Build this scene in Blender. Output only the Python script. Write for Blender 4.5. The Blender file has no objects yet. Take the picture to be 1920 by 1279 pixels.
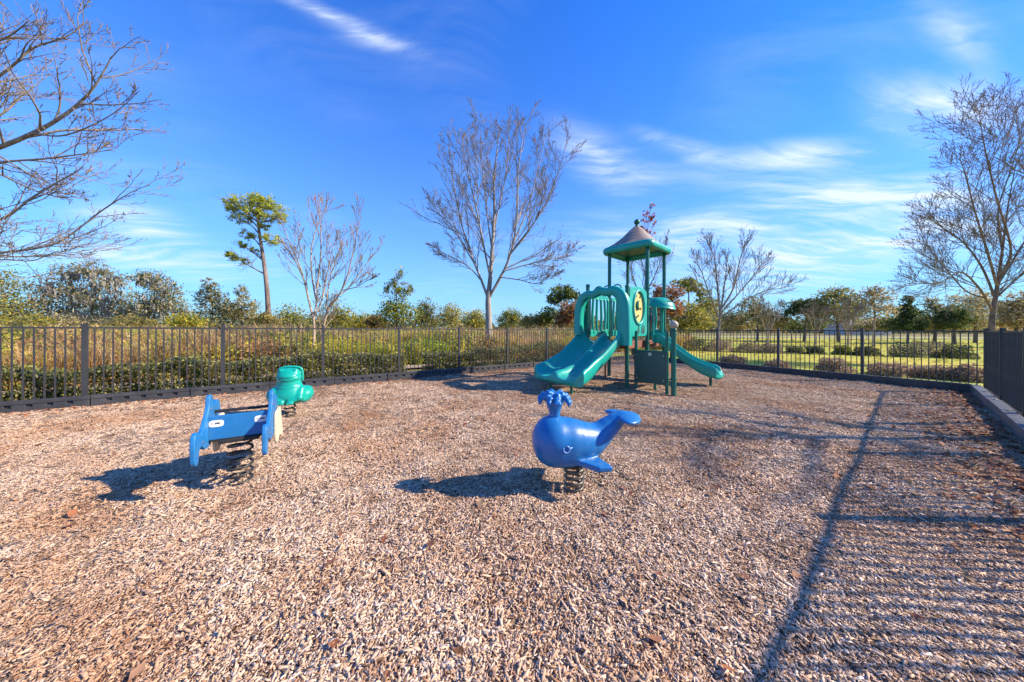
import bpy, math, random
import numpy as np
from mathutils import Vector, Matrix

random.seed(11)
RNG = np.random.default_rng(11)
S = bpy.context.scene
COL = S.collection

# ------------------------------------------------------------------ camera
F, H, HY, ROLL = 570.0, 1.40, 617.0, 0.0042      # focal length in photo pixels, eye height, horizon row
cd = bpy.data.cameras.new("camera")
cam = bpy.data.objects.new("camera", cd)
COL.objects.link(cam)
cam.location = (0, 0, H)
cam.rotation_euler = (math.radians(90), -ROLL, 0)
cd.sensor_width = 36.0
cd.lens = 36.0 * F / 1920.0
cd.shift_y = -(639.5 - HY) / 1920.0
cd.clip_start, cd.clip_end = 0.05, 3000
S.camera = cam

# ------------------------------------------------------------------ sky and sun
SUN_EL, SUN_AZ = math.radians(32.5), math.radians(93.0)     # azimuth from +Y towards +X
sl = bpy.data.lights.new("sun", 'SUN')
sl.energy, sl.angle, sl.color = 4.7, math.radians(0.9), (1.0, 0.88, 0.70)
sun = bpy.data.objects.new("sun", sl)
COL.objects.link(sun)
sdir = Vector((math.sin(SUN_AZ) * math.cos(SUN_EL), math.cos(SUN_AZ) * math.cos(SUN_EL), math.sin(SUN_EL)))
sun.rotation_euler = sdir.to_track_quat('Z', 'Y').to_euler()
sun.location = sdir * 60

W = bpy.data.worlds.new("World")
S.world = W
W.use_nodes = True
wt = W.node_tree
wt.nodes.clear()


class E:
    """tiny expression wrapper around math nodes"""
    def __init__(self, t, s): self.t, self.s = t, s
    def op(self, o, *a):
        n = self.t.nodes.new('ShaderNodeMath'); n.operation = o
        for i, v in enumerate((self,) + a):
            if isinstance(v, E): self.t.links.new(v.s, n.inputs[i])
            else: n.inputs[i].default_value = v
        return E(self.t, n.outputs[0])
    def __add__(self, b): return self.op('ADD', b)
    def __sub__(self, b): return self.op('SUBTRACT', b)
    def __mul__(self, b): return self.op('MULTIPLY', b)
    def __truediv__(self, b): return self.op('DIVIDE', b)


def noise(t, vec, scale, detail=4, rough=0.55, dist=0.0):
    n = t.nodes.new('ShaderNodeTexNoise')
    n.inputs['Scale'].default_value = scale; n.inputs['Detail'].default_value = detail
    n.inputs['Roughness'].default_value = rough; n.inputs['Distortion'].default_value = dist
    if vec is not None: t.links.new(vec, n.inputs['Vector'])
    return n


def mixrgb(t, fac, a, b, mode='MIX'):
    n = t.nodes.new('ShaderNodeMix'); n.data_type = 'RGBA'; n.blend_type = mode
    for v, i in ((fac, 0), (a, 6), (b, 7)):
        if hasattr(v, 'is_linked') or hasattr(v, 'links'): t.links.new(v, n.inputs[i])
        else: n.inputs[i].default_value = v
    return n.outputs[2]


def build_world():
    t = wt
    out = t.nodes.new('ShaderNodeOutputWorld'); bg = t.nodes.new('ShaderNodeBackground')
    bg.inputs['Strength'].default_value = 0.115
    t.links.new(bg.outputs[0], out.inputs[0])
    sky = t.nodes.new('ShaderNodeTexSky')
    sky.sky_type = 'NISHITA'; sky.sun_disc = False
    sky.sun_elevation, sky.sun_rotation = SUN_EL, SUN_AZ
    sky.air_density, sky.dust_density, sky.ozone_density = 1.0, 0.0, 1.6
    hs = t.nodes.new('ShaderNodeHueSaturation')
    hs.inputs['Saturation'].default_value = 1.36; hs.inputs['Value'].default_value = 1.12
    hs.inputs['Hue'].default_value = 0.502
    t.links.new(sky.outputs[0], hs.inputs['Color'])
    tc = t.nodes.new('ShaderNodeTexCoord')
    sp = t.nodes.new('ShaderNodeSeparateXYZ'); t.links.new(tc.outputs['Generated'], sp.inputs[0])
    x, y, z = (E(t, sp.outputs[i]) for i in range(3))
    az = x.op('ARCTAN2', y); el = z.op('ARCSINE')
    # cirrus: fibres on a high flat layer
    zz = z.op('MAXIMUM', 0.02) + 0.12
    cb = t.nodes.new('ShaderNodeCombineXYZ')
    t.links.new((x / zz).s, cb.inputs[0]); t.links.new((y / zz).s, cb.inputs[1])
    def n2(vec, scale, detail, rough):
        n = noise(t, vec, scale, detail, rough); n.noise_dimensions = '2D'
        return n.outputs[0]
    warp = n2(cb.outputs[0], 0.9, 2, .5)
    wv = t.nodes.new('ShaderNodeVectorMath'); wv.operation = 'MULTIPLY_ADD'
    t.links.new(warp, wv.inputs[0]); wv.inputs[1].default_value = (.75, .5, 0)
    t.links.new(cb.outputs[0], wv.inputs[2])
    mp = t.nodes.new('ShaderNodeMapping'); mp.inputs['Rotation'].default_value = (0, 0, math.radians(-22))
    mp.inputs['Scale'].default_value = (0.62, 2.7, 1)
    t.links.new(wv.outputs[0], mp.inputs[0])
    fib = E(t, n2(mp.outputs[0], 2.3, 5, .62))
    soft = E(t, warp)
    fibm = ((fib - 0.40) * 3.4).op('MAXIMUM', 0.0).op('MINIMUM', 1.0)
    ae = t.nodes.new('ShaderNodeCombineXYZ'); t.links.new(az.s, ae.inputs[0]); t.links.new(el.s, ae.inputs[1])
    # separate wisps: photo px centre, half length px, half width px, tilt deg (up to the right), strength
    wisps = [(625, 38, 120, 13, -25, .8), (685, 68, 85, 18, -18, .5), (1765, 192, 130, 40, -8, 1.15), (1690, 240, 85, 24, -22, .55),
             (1800, 70, 40, 85, 40, .55), (1290, 280, 80, 15, -16, .75), (1500, 290, 110, 22, 3, .8), (1125, 300, 85, 36, -28, .8),
             (1620, 365, 180, 32, 0, .85), (1570, 464, 250, 28, 8, 1.0), (1330, 425, 230, 30, 2, .42), (1200, 465, 190, 45, 4, .42),
             (265, 425, 90, 26, -12, .75), (210, 478, 160, 22, -3, .65), (1400, 330, 280, 44, -4, .2), (420, 500, 130, 24, 0, .35), (1480, 525, 240, 30, 4, .4)]
    tot = None
    for (px, py, L, Wd, tilt, st) in wisps:
        a0 = math.atan((px - 960) / F)
        e0 = math.atan((HY - py) / F * math.cos(a0))
        k = math.cos(a0); ce = math.cos(e0) ** 2
        slope = -math.sin(a0) * (HY - py) / F * ce
        c, s = math.cos(math.radians(tilt)), math.sin(math.radians(tilt))
        def jac(dx, dy): return (dx * k * k / F, dy * k * ce / F + dx * k * k / F * slope)
        ux, uy = jac(L * c, L * s); vx, vy = jac(-Wd * s, Wd * c)
        la = math.hypot(ux, uy); lw = abs(ux * vy - uy * vx) / la
        mpw = t.nodes.new('ShaderNodeMapping'); mpw.vector_type = 'TEXTURE'
        mpw.inputs['Location'].default_value = (a0, e0, 0); mpw.inputs['Rotation'].default_value = (0, 0, math.atan2(uy, ux))
        mpw.inputs['Scale'].default_value = (la * 2.1, lw * 2.1, 1)
        t.links.new(ae.outputs[0], mpw.inputs[0])
        gr = t.nodes.new('ShaderNodeTexGradient'); gr.gradient_type = 'QUADRATIC_SPHERE'; t.links.new(mpw.outputs[0], gr.inputs[0])
        m = E(t, gr.outputs['Fac'])
        tot = m * st if tot is None else m.op('MULTIPLY_ADD', st, tot)
    spread = (soft - 0.46).op('MAXIMUM', 0.0) * 1.1          # thin veil over the rest of the sky
    veil = spread * fibm * 0.42
    cl = (tot * (fibm * 1.45 + 0.34) + veil).op('MINIMUM', 0.92)
    deep = mixrgb(t, 1.0, hs.outputs[0], (.20, .80, 1.44, 1), 'MULTIPLY')
    low = (el.op('MAXIMUM', 0.0) * -3.2).op('EXPONENT') * 0.95     # paler air towards the horizon
    base = mixrgb(t, low.s, deep, (2.0, 3.05, 4.3, 1))
    t.links.new(mixrgb(t, cl.s, base, (4.3, 4.9, 5.6, 1)), bg.inputs['Color'])


build_world()
S.render.engine = 'CYCLES'
S.cycles.use_denoising = True
S.cycles.max_bounces = 5
S.cycles.adaptive_threshold = 0.02
S.cycles.diffuse_bounces = 2
S.cycles.transparent_max_bounces = 4
vs = S.view_settings
vs.view_transform, vs.look, vs.gamma, vs.exposure = 'Standard', 'None', 1.0, 0.92
vs.use_curve_mapping = False


# ------------------------------------------------------------------ helpers
def lin(r, g, b):
    f = lambda c: (c / 255) / 12.92 if c / 255 <= .04045 else ((c / 255 + .055) / 1.055) ** 2.4
    return (f(r), f(g), f(b), 1.0)


def at(px, py, Y):
    """world point seen at a photo pixel at the distance Y in front of the camera"""
    py = py - (px - 960) * ROLL
    return np.array(((px - 960) * Y / F, Y, H + (HY - py) * Y / F))


def gp(px, py, h=0.0):
    """world point of height h seen at a photo pixel"""
    pyc = py - (px - 960) * ROLL
    return at(px, py, F * (H - h) / (pyc - HY))


def tag(o, label, cat, group=None, kind=None):
    if label: o['label'] = label
    if cat: o['category'] = cat
    if group: o['group'] = group
    if kind: o['kind'] = kind
    return o


def empty(name, loc=(0, 0, 0), rz=0.0):
    o = bpy.data.objects.new(name, None)
    COL.objects.link(o)
    o.location = loc; o.rotation_euler = (0, 0, rz)
    o.empty_display_size = 0.1
    return o


def link_mesh(name, me, mat, parent=None, smooth=False):
    if mat is not None and len(me.materials) == 0: me.materials.append(mat)
    if smooth: me.polygons.foreach_set('use_smooth', np.ones(len(me.polygons), bool))
    o = bpy.data.objects.new(name, me)
    COL.objects.link(o)
    if parent is not None: o.parent = parent
    return o


def np_mesh(name, V, Fq, mat, parent=None, smooth=False, cols=None):
    """V (n,3), Fq (m,k) all faces with k corners; cols (n,4) per vertex"""
    V = np.ascontiguousarray(V, dtype=np.float32); Fq = np.ascontiguousarray(Fq, dtype=np.int32)
    me = bpy.data.meshes.new(name)
    k = Fq.shape[1]
    me.vertices.add(len(V)); me.vertices.foreach_set('co', V.ravel())
    me.loops.add(Fq.size); me.loops.foreach_set('vertex_index', Fq.ravel())
    me.polygons.add(len(Fq)); me.polygons.foreach_set('loop_start', np.arange(0, Fq.size, k, dtype=np.int32))
    if cols is not None:
        a = me.color_attributes.new('Col', 'FLOAT_COLOR', 'POINT')
        a.data.foreach_set('color', np.ascontiguousarray(cols, dtype=np.float32).ravel())
    me.update(calc_edges=True)
    return link_mesh(name, me, mat, parent, smooth)


class MB:
    """collects boxes, tubes, prisms, lathes for one mesh"""
    def __init__(self): self.v, self.f = [], []
    def add(self, v, f):
        o = len(self.v); self.v += [tuple(map(float, p)) for p in v]; self.f += [tuple(i + o for i in q) for q in f]
        return self
    def box(self, c, s, rz=0.0, taper=1.0):
        x, y, z = s[0] / 2, s[1] / 2, s[2] / 2
        ca, sa = math.cos(rz), math.sin(rz)
        v = []
        for k, (i, j, w) in enumerate([(-1, -1, -1), (1, -1, -1), (1, 1, -1), (-1, 1, -1), (-1, -1, 1), (1, -1, 1), (1, 1, 1), (-1, 1, 1)]):
            t = taper if w > 0 else 1.0
            a, b = i * x * t, j * y * t
            v.append((c[0] + a * ca - b * sa, c[1] + a * sa + b * ca, c[2] + w * z))
        return self.add(v, [(3, 2, 1, 0), (4, 5, 6, 7), (0, 1, 5, 4), (1, 2, 6, 5), (2, 3, 7, 6), (3, 0, 4, 7)])
    def tube(self, pts, r, n=8, caps=True):
        pts = [Vector(p) for p in pts]
        rs = r if hasattr(r, '__len__') else [r] * len(pts)
        ring, f = [], []
        up = None
        for i, p in enumerate(pts):
            a, b = pts[max(i - 1, 0)], pts[min(i + 1, len(pts) - 1)]
            d = (b - a).normalized()
            if up is None:
                up = Vector((0, 0, 1)) if abs(d.z) < .9 else Vector((1, 0, 0))
            u = d.cross(up)
            if u.length < 1e-4: u = d.orthogonal()
            u.normalize(); w = u.cross(d).normalized(); up = w
            for k in range(n):
                q = 2 * math.pi * k / n
                ring.append(p + (u * math.cos(q) + w * math.sin(q)) * rs[i])
        for i in range(len(pts) - 1):
            for k in range(n):
                f.append((i * n + k, i * n + (k + 1) % n, (i + 1) * n + (k + 1) % n, (i + 1) * n + k))
        if caps:
            f.append(tuple(range(n))[::-1]); f.append(tuple((len(pts) - 1) * n + k for k in range(n)))
        return self.add(ring, f)
    def lathe(self, prof, c=(0, 0, 0), n=24):
        v, f = [], []
        for (r, z) in prof:
            for k in range(n):
                q = 2 * math.pi * k / n
                v.append((c[0] + r * math.cos(q), c[1] + r * math.sin(q), c[2] + z))
        for i in range(len(prof) - 1):
            for k in range(n):
                f.append((i * n + k, i * n + (k + 1) % n, (i + 1) * n + (k + 1) % n, (i + 1) * n + k))
        f.append(tuple(range(n))[::-1]); f.append(tuple((len(prof) - 1) * n + k for k in range(n)))
        return self.add(v, f)
    def prism(self, poly, O, U, Wv, N, t):
        """polygon (a,b) in the plane O + a*U + b*W, thickness t along N (centred)"""
        O, U, Wv, N = map(Vector, (O, U, Wv, N)); n = len(poly)
        v = [O + U * a + Wv * b - N * t / 2 for a, b in poly] + [O + U * a + Wv * b + N * t / 2 for a, b in poly]
        f = [tuple(range(n))[::-1], tuple(range(n, 2 * n))] + [(i, (i + 1) % n, n + (i + 1) % n, n + i) for i in range(n)]
        return self.add(v, f)
    def rings(self, rings, cap=True, close=True):
        n = len(rings[0]); v = [p for r in rings for p in r]; f = []
        for i in range(len(rings) - 1):
            for k in range(n if close else n - 1):
                f.append((i * n + k, i * n + (k + 1) % n, (i + 1) * n + (k + 1) % n, (i + 1) * n + k))
        if cap:
            f.append(tuple(range(n))[::-1]); f.append(tuple((len(rings) - 1) * n + k for k in range(n)))
        return self.add(v, f)
    def build(self, name, mat, parent=None, smooth=False, bevel=0.0, subd=0, auto=None):
        me = bpy.data.meshes.new(name)
        me.from_pydata(self.v, [], self.f); me.update()
        import bmesh
        bm = bmesh.new(); bm.from_mesh(me); bmesh.ops.recalc_face_normals(bm, faces=bm.faces); bm.to_mesh(me); bm.free()
        o = link_mesh(name, me, mat, parent, smooth)
        if bevel:
            m = o.modifiers.new('bevel', 'BEVEL'); m.width = bevel; m.segments = 2; m.limit_method = 'ANGLE'; m.angle_limit = math.radians(40)
            me.polygons.foreach_set('use_smooth', np.ones(len(me.polygons), bool))
            w = o.modifiers.new('wn', 'WEIGHTED_NORMAL'); w.keep_sharp = True
        if subd:
            m = o.modifiers.new('sub', 'SUBSURF'); m.levels = m.render_levels = subd
        if auto:
            me.set_sharp_from_angle(angle=math.radians(auto))
        return o


def smooth_poly(pts, n=6):
    """closed Catmull-Rom through the points"""
    P = np.array(pts, float); m = len(P); out = []
    for i in range(m):
        p0, p1, p2, p3 = P[(i - 1) % m], P[i], P[(i + 1) % m], P[(i + 2) % m]
        for k in range(n):
            t = k / n
            out.append(tuple(.5 * ((2 * p1) + (-p0 + p2) * t + (2 * p0 - 5 * p1 + 4 * p2 - p3) * t * t + (-p0 + 3 * p1 - 3 * p2 + p3) * t ** 3)))
    return out


def spline(pts, n=6):
    """open Catmull-Rom"""
    P = np.array(pts, float)
    P = np.vstack([2 * P[0] - P[1], P, 2 * P[-1] - P[-2]])
    out = []
    for i in range(1, len(P) - 2):
        p0, p1, p2, p3 = P[i - 1:i + 3]
        for k in range(n):
            t = k / n
            out.append(.5 * ((2 * p1) + (-p0 + p2) * t + (2 * p0 - 5 * p1 + 4 * p2 - p3) * t * t + (-p0 + 3 * p1 - 3 * p2 + p3) * t ** 3))
    out.append(P[-2])
    return np.array(out)


def surface_nets(fn, lo, hi, h):
    """smooth closed surface of a signed distance function"""
    ax = [np.arange(lo[i], hi[i] + h, h) for i in range(3)]
    X, Y, Z = np.meshgrid(*ax, indexing='ij')
    D = fn(X, Y, Z).astype(np.float32)
    inside = D < 0
    n = [len(a) - 1 for a in ax]
    acc = np.zeros(n + [3], np.float32); cnt = np.zeros(n, np.float32)
    base = np.stack(np.meshgrid(*[np.arange(k) for k in n], indexing='ij'), -1).astype(np.float32)
    cs = [(i, j, k) for i in (0, 1) for j in (0, 1) for k in (0, 1)]
    def sl(c): return tuple(slice(c[i], c[i] + n[i]) for i in range(3))
    for a in range(3):
        for c in cs:
            if c[a]: continue
            e = list(c); e[a] = 1
            d0, d1 = D[sl(c)], D[sl(e)]
            m = (d0 < 0) != (d1 < 0)
            t = np.where(m, d0 / np.where(m, d0 - d1, 1), 0)
            for i in range(3):
                acc[..., i] += np.where(m, c[i] + (t if i == a else 0), 0)
            cnt += m
    act = cnt > 0
    idx = -np.ones(n, np.int64); idx[act] = np.arange(act.sum())
    V = (base[act] + acc[act] / cnt[act][:, None]) * h + np.array(lo)
    faces = []
    for a in range(3):
        b, c = (a + 1) % 3, (a + 2) % 3
        d0 = [slice(1, n[i]) for i in range(3)]; d0[a] = slice(0, n[a])
        d1 = list(d0); d1[a] = slice(1, n[a] + 1)
        i0, i1 = inside[tuple(d0)], inside[tuple(d1)]
        for flip, m in ((0, i0 & ~i1), (1, ~i0 & i1)):
            g = np.argwhere(m)
            if not len(g): continue
            off = np.array([1, 1, 1]); off[a] = 0
            g = g + off
            def cell(db, dc):
                q = g.copy(); q[:, b] -= db; q[:, c] -= dc
                return idx[q[:, 0], q[:, 1], q[:, 2]]
            quad = np.stack([cell(1, 1), cell(0, 1), cell(0, 0), cell(1, 0)], 1)
            faces.append(quad[:, ::-1] if flip else quad)
    return V, np.vstack(faces)


def smin(a, b, k):
    h = np.clip(.5 + .5 * (b - a) / k, 0, 1)
    return b * (1 - h) + a * h - k * h * (1 - h)


def sd_ell(X, Y, Z, c, r, rz=0.0, ry=0.0, rx=0.0):
    x, y, z = X - c[0], Y - c[1], Z - c[2]
    if rz: ca, sa = math.cos(rz), math.sin(rz); x, y = x * ca + y * sa, -x * sa + y * ca
    if ry: ca, sa = math.cos(ry), math.sin(ry); x, z = x * ca - z * sa, x * sa + z * ca
    if rx: ca, sa = math.cos(rx), math.sin(rx); y, z = y * ca + z * sa, -y * sa + z * ca
    k0 = np.sqrt((x / r[0]) ** 2 + (y / r[1]) ** 2 + (z / r[2]) ** 2)
    k1 = np.sqrt((x / r[0] ** 2) ** 2 + (y / r[1] ** 2) ** 2 + (z / r[2] ** 2) ** 2) + 1e-9
    return k0 * (k0 - 1) / k1


def sd_cone(X, Y, Z, a, b, ra, rb):
    a, b = np.array(a, float), np.array(b, float); d = b - a; L = d @ d
    t = np.clip(((X - a[0]) * d[0] + (Y - a[1]) * d[1] + (Z - a[2]) * d[2]) / L, 0, 1)
    return np.sqrt((X - a[0] - d[0] * t) ** 2 + (Y - a[1] - d[1] * t) ** 2 + (Z - a[2] - d[2] * t) ** 2) - (ra + (rb - ra) * t)


# ------------------------------------------------------------------ materials
def new_mat(name):
    m = bpy.data.materials.new(name); m.use_nodes = True
    t = m.node_tree; b = t.nodes['Principled BSDF']
    return m, t, b


def ramp(t, src, stops):
    n = t.nodes.new('ShaderNodeValToRGB'); e = n.color_ramp.elements
    while len(e) > 1: e.remove(e[-1])
    e[0].position, e[0].color = stops[0]
    for p, c in stops[1:]:
        q = e.new(p); q.color = c
    t.links.new(src, n.inputs[0])
    return n.outputs[0]


def geo_pos(t):
    return t.nodes.new('ShaderNodeNewGeometry').outputs['Position']


def obj_pos(t):
    return t.nodes.new('ShaderNodeTexCoord').outputs['Object']


def plain(name, col, rough=.45, var=.12, scale=6.0, fade=None, bump=0.0, bscale=150.0, metal=0.0, spec=.5, coat=0.0, scuff=0.0):
    """painted / moulded surface with faint wear; fade = chalky bleached tint in patches"""
    m, t, b = new_mat(name)
    p = obj_pos(t)
    n = noise(t, p, scale, 5, .6)
    c2 = tuple(min(1, c * (1 + var)) for c in col[:3]) + (1,)
    c1 = tuple(c * (1 - var) for c in col[:3]) + (1,)
    c = ramp(t, n.outputs[0], [(.3, c1), (.7, c2)])
    if fade:
        n2 = noise(t, p, scale * .45, 6, .65, .4)
        fm = ramp(t, n2.outputs[0], [(.5, (0, 0, 0, 1)), (.75, (.45, .45, .45, 1))])
        c = mixrgb(t, fm, c, fade)
    if scuff:
        mps = t.nodes.new('ShaderNodeMapping'); mps.inputs['Scale'].default_value = (1, 3.5, 1.6); mps.inputs['Rotation'].default_value = (.4, .3, .7); t.links.new(p, mps.inputs[0])
        n4 = noise(t, mps.outputs[0], 26, 8, .72, .8)
        c = mixrgb(t, ramp(t, n4.outputs[0], [(.60, (0, 0, 0, 1)), (.74, (scuff,) * 3 + (1,))]), c, (.55, .55, .52, 1))
    t.links.new(c, b.inputs['Base Color'])
    n3 = noise(t, p, scale * 5, 4, .6)
    r = ramp(t, n3.outputs[0], [(.3, (rough * .8,) * 3 + (1,)), (.75, (min(1, rough * 1.3),) * 3 + (1,))])
    t.links.new(r, b.inputs['Roughness'])
    b.inputs['Metallic'].default_value = metal
    b.inputs['Specular IOR Level'].default_value = spec
    b.inputs['Coat Weight'].default_value = coat
    if bump:
        bn = t.nodes.new('ShaderNodeBump'); bn.inputs['Strength'].default_value = bump; bn.inputs['Distance'].default_value = .004
        t.links.new(noise(t, p, bscale, 4).outputs[0], bn.inputs['Height']); t.links.new(bn.outputs[0], b.inputs['Normal'])
    return m


def leaf_mat(name, trans=.3, rough=.55, tint=(1, 1, 1, 1)):
    """colour from the per-leaf attribute, thin leaf lets some light through"""
    m, t, b = new_mat(name)
    a = t.nodes.new('ShaderNodeAttribute'); a.attribute_name = 'Col'
    oi = t.nodes.new('ShaderNodeObjectInfo')
    v = t.nodes.new('ShaderNodeMapRange'); v.inputs['To Min'].default_value = .8; v.inputs['To Max'].default_value = 1.2
    t.links.new(oi.outputs['Random'], v.inputs[0])
    mm = t.nodes.new('ShaderNodeVectorMath'); mm.operation = 'SCALE'
    t.links.new(a.outputs['Color'], mm.inputs[0]); t.links.new(v.outputs[0], mm.inputs['Scale'])
    c = mixrgb(t, 1.0, mm.outputs[0], tint, 'MULTIPLY')
    t.links.new(c, b.inputs['Base Color'])
    b.inputs['Roughness'].default_value = rough; b.inputs['Specular IOR Level'].default_value = .3
    tr = t.nodes.new('ShaderNodeBsdfTranslucent'); t.links.new(c, tr.inputs[0])
    mx = t.nodes.new('ShaderNodeMixShader'); mx.inputs[0].default_value = trans
    t.links.new(b.outputs[0], mx.inputs[1]); t.links.new(tr.outputs[0], mx.inputs[2])
    t.links.new(mx.outputs[0], t.nodes['Material Output'].inputs[0])
    return m


def bark_mat(name, a, b_, scale=9.0):
    m, t, b = new_mat(name)
    mp = t.nodes.new('ShaderNodeMapping'); mp.inputs['Scale'].default_value = (1, 1, .35)
    t.links.new(geo_pos(t), mp.inputs[0])
    n = noise(t, mp.outputs[0], scale, 6, .65, .5)
    t.links.new(ramp(t, n.outputs[0], [(.3, a), (.68, b_)]), b.inputs['Base Color'])
    b.inputs['Roughness'].default_value = .85; b.inputs['Specular IOR Level'].default_value = .2
    bn = t.nodes.new('ShaderNodeBump'); bn.inputs['Strength'].default_value = .6; bn.inputs['Distance'].default_value = .02
    t.links.new(n.outputs[0], bn.inputs['Height']); t.links.new(bn.outputs[0], b.inputs['Normal'])
    return m


M = {}
M['teal'] = plain('teal_plastic', (.005, .345, .265, 1), .36, .10, 3.0, fade=(.10, .42, .34, 1), bump=.08, bscale=220, spec=.5, scuff=.38)
M['green_post'] = plain('green_post_paint', (.004, .130, .088, 1), .38, .12, 4.0, fade=(.03, .17, .12, 1), spec=.5)
M['dark_green'] = plain('dark_green_panel', (.028, .085, .070, 1), .5, .10, 5.0, fade=(.06, .12, .10, 1))
M['tan_roof'] = plain('tan_roof_plastic', (.29, .215, .155, 1), .6, .14, 3.0, fade=(.38, .31, .245, 1), bump=.1)
M['deck'] = plain('brown_deck_coating', (.24, .085, .045, 1), .6, .15, 9.0, bump=.2)
M['yellow'] = plain('cream_yellow_plastic', (.62, .50, .16, 1), .45, .12, 9.0, fade=(.6, .52, .3, 1))
M['ball'] = plain('tan_ball_plastic', (.45, .36, .26, 1), .6, .15, 12.0, bump=.2, bscale=60)
M['blue'] = plain('blue_plastic', (.010, .145, .40, 1), .36, .10, 4.0, fade=(.06, .22, .46, 1), bump=.08, bscale=200, scuff=.38)
M['board_blue'] = plain('blue_board', (.014, .16, .40, 1), .46, .10, 6.0, fade=(.07, .23, .44, 1), bump=.1, bscale=260, scuff=.38)
M['cream'] = plain('cream_board', (.66, .56, .38, 1), .55, .10, 8.0, fade=(.56, .45, .3, 1))
M['white'] = plain('white_sticker', (.78, .78, .76, 1), .5, .04, 20.0)
M['ink'] = plain('black_print', (.02, .02, .02, 1), .6, .05)
M['black'] = plain('black_rubber', (.018, .018, .019, 1), .55, .2, 12.0, fade=(.05, .05, .05, 1))
M['spring'] = plain('spring_steel', (.045, .042, .04, 1), .45, .3, 30.0, fade=(.12, .09, .07, 1), metal=.3)
M['spring_worn'] = plain('worn_spring_steel', (.11, .10, .085, 1), .42, .3, 25.0, fade=(.20, .15, .11, 1), metal=.5)
M['bolt'] = plain('bolt_steel', (.45, .45, .45, 1), .35, .1, 20.0, metal=.9)
M['frog'] = plain('frog_green_plastic', (.004, .34, .255, 1), .33, .08, 4.0, fade=(.10, .45, .37, 1), bump=.06, bscale=200, scuff=.38)
M['fence'] = plain('fence_powder_coat', (.040, .040, .043, 1), .48, .2, 5.0, fade=(.075, .072, .07, 1))
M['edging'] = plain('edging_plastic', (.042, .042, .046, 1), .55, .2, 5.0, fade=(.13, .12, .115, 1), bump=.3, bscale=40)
M['edging_sheen'] = plain('sheen_edging_plastic', (.12, .125, .13, 1), .5, .2, 4.0, fade=(.20, .195, .19, 1), bump=.3, bscale=40)  # same plastic as the other edging, sky sheen put into a paler grey
M['bark_pale'] = bark_mat('pale_bark', (.17, .135, .105, 1), (.44, .38, .32, 1), 5)
M['bark_brown'] = bark_mat('brown_bark', (.10, .065, .045, 1), (.30, .21, .15, 1), 6)
M['bark_tan'] = bark_mat('tan_bark', (.26, .17, .11, 1), (.52, .40, .29, 1), 5)
M['bark_pine'] = bark_mat('pine_bark', (.10, .07, .055, 1), (.30, .22, .175, 1), 3)
M['bark_dark'] = bark_mat('grey_brown_bark', (.055, .045, .038, 1), (.20, .17, .14, 1), 5)
M['twig'] = bark_mat('twig_bark', (.16, .12, .088, 1), (.35, .28, .205, 1), 6)
M['leaf'] = leaf_mat('tree_leaves', .42)
M['grassy'] = leaf_mat('grass_blades', .5)
M['litter'] = leaf_mat('dry_leaves', .2, .7)
M['moss'] = leaf_mat('grey_moss', .3, .9)

# ------------------------------------------------------------------ layout of the fenced play area
L0 = np.array((-7.47, 5.32)); DL = np.array((.825, .565)); DL /= np.linalg.norm(DL)
RC = np.array((10.37, 6.65)); DB = np.array((-.509, .861)); DB /= np.linalg.norm(DB)
DR = np.array((-.793, -.609)); DR /= np.linalg.norm(DR)
_s = np.linalg.solve(np.stack([DL, -DB], 1), RC - L0)
BC = L0 + DL * _s[0]                                  # far corner behind the climbing tower
NL = np.array((-DL[1], DL[0]))                        # outward normals
NB = np.array((DB[1], -DB[0]))
NR = np.array((-DR[1], DR[0]))


def hills(x, y):
    """gentle unevenness of the mulch"""
    h = .018 * np.sin(x * 1.7 + 1.3 * np.sin(y * .9)) * np.cos(y * 1.9 + .6) + .011 * np.sin(x * 4.3 + y * 2.7) * np.sin(y * 5.1 - x * 1.2) \
        + .006 * np.sin(x * 9.1 - y * 3.0) * np.sin(y * 11.3 + x * 2.2) + .03
    r2 = (x - 3.0) ** 2 + (y - 7.8) ** 2
    for hx, hy in ((.58, 2.70), (-2.5, 2.86), (-3.6, 4.95)):       # hollows worn by feet round the riders
        q2 = (x - hx) ** 2 + (y - hy) ** 2
        h = h - .035 * np.exp(-q2 / (2 * .26 ** 2)) + .014 * np.exp(-(np.sqrt(q2) - .6) ** 2 / (2 * .14 ** 2))
    return h + .06 * np.exp(-r2 / (2 * 2.3 ** 2))


def inside(x, y, m=0.0):
    dl = (x - L0[0]) * NL[0] + (y - L0[1]) * NL[1]
    db = (x - RC[0]) * NB[0] + (y - RC[1]) * NB[1]
    dr = (x - RC[0]) * NR[0] + (y - RC[1]) * NR[1]
    return (dl < m) & (db < m) & (dr < m)


def sheet(name, xs, ys, zf, mat, keep=None, kind='structure', smooth=True, label=None, cat=None):
    X, Y = np.meshgrid(xs, ys, indexing='ij')
    Z = zf(X, Y) if callable(zf) else np.full_like(X, zf)
    nx, ny = X.shape
    I = np.arange(nx * ny).reshape(nx, ny)
    Q = np.stack([I[:-1, :-1], I[1:, :-1], I[1:, 1:], I[:-1, 1:]], -1)
    if keep is not None:
        cx = (X[:-1, :-1] + X[1:, 1:]) / 2; cy = (Y[:-1, :-1] + Y[1:, 1:]) / 2
        Q = Q[keep(cx, cy)]
    o = np_mesh(name, np.stack([X, Y, Z], -1).reshape(-1, 3), Q.reshape(-1, 4), mat, smooth=smooth)
    return tag(o, label, cat, kind=kind)


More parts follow.
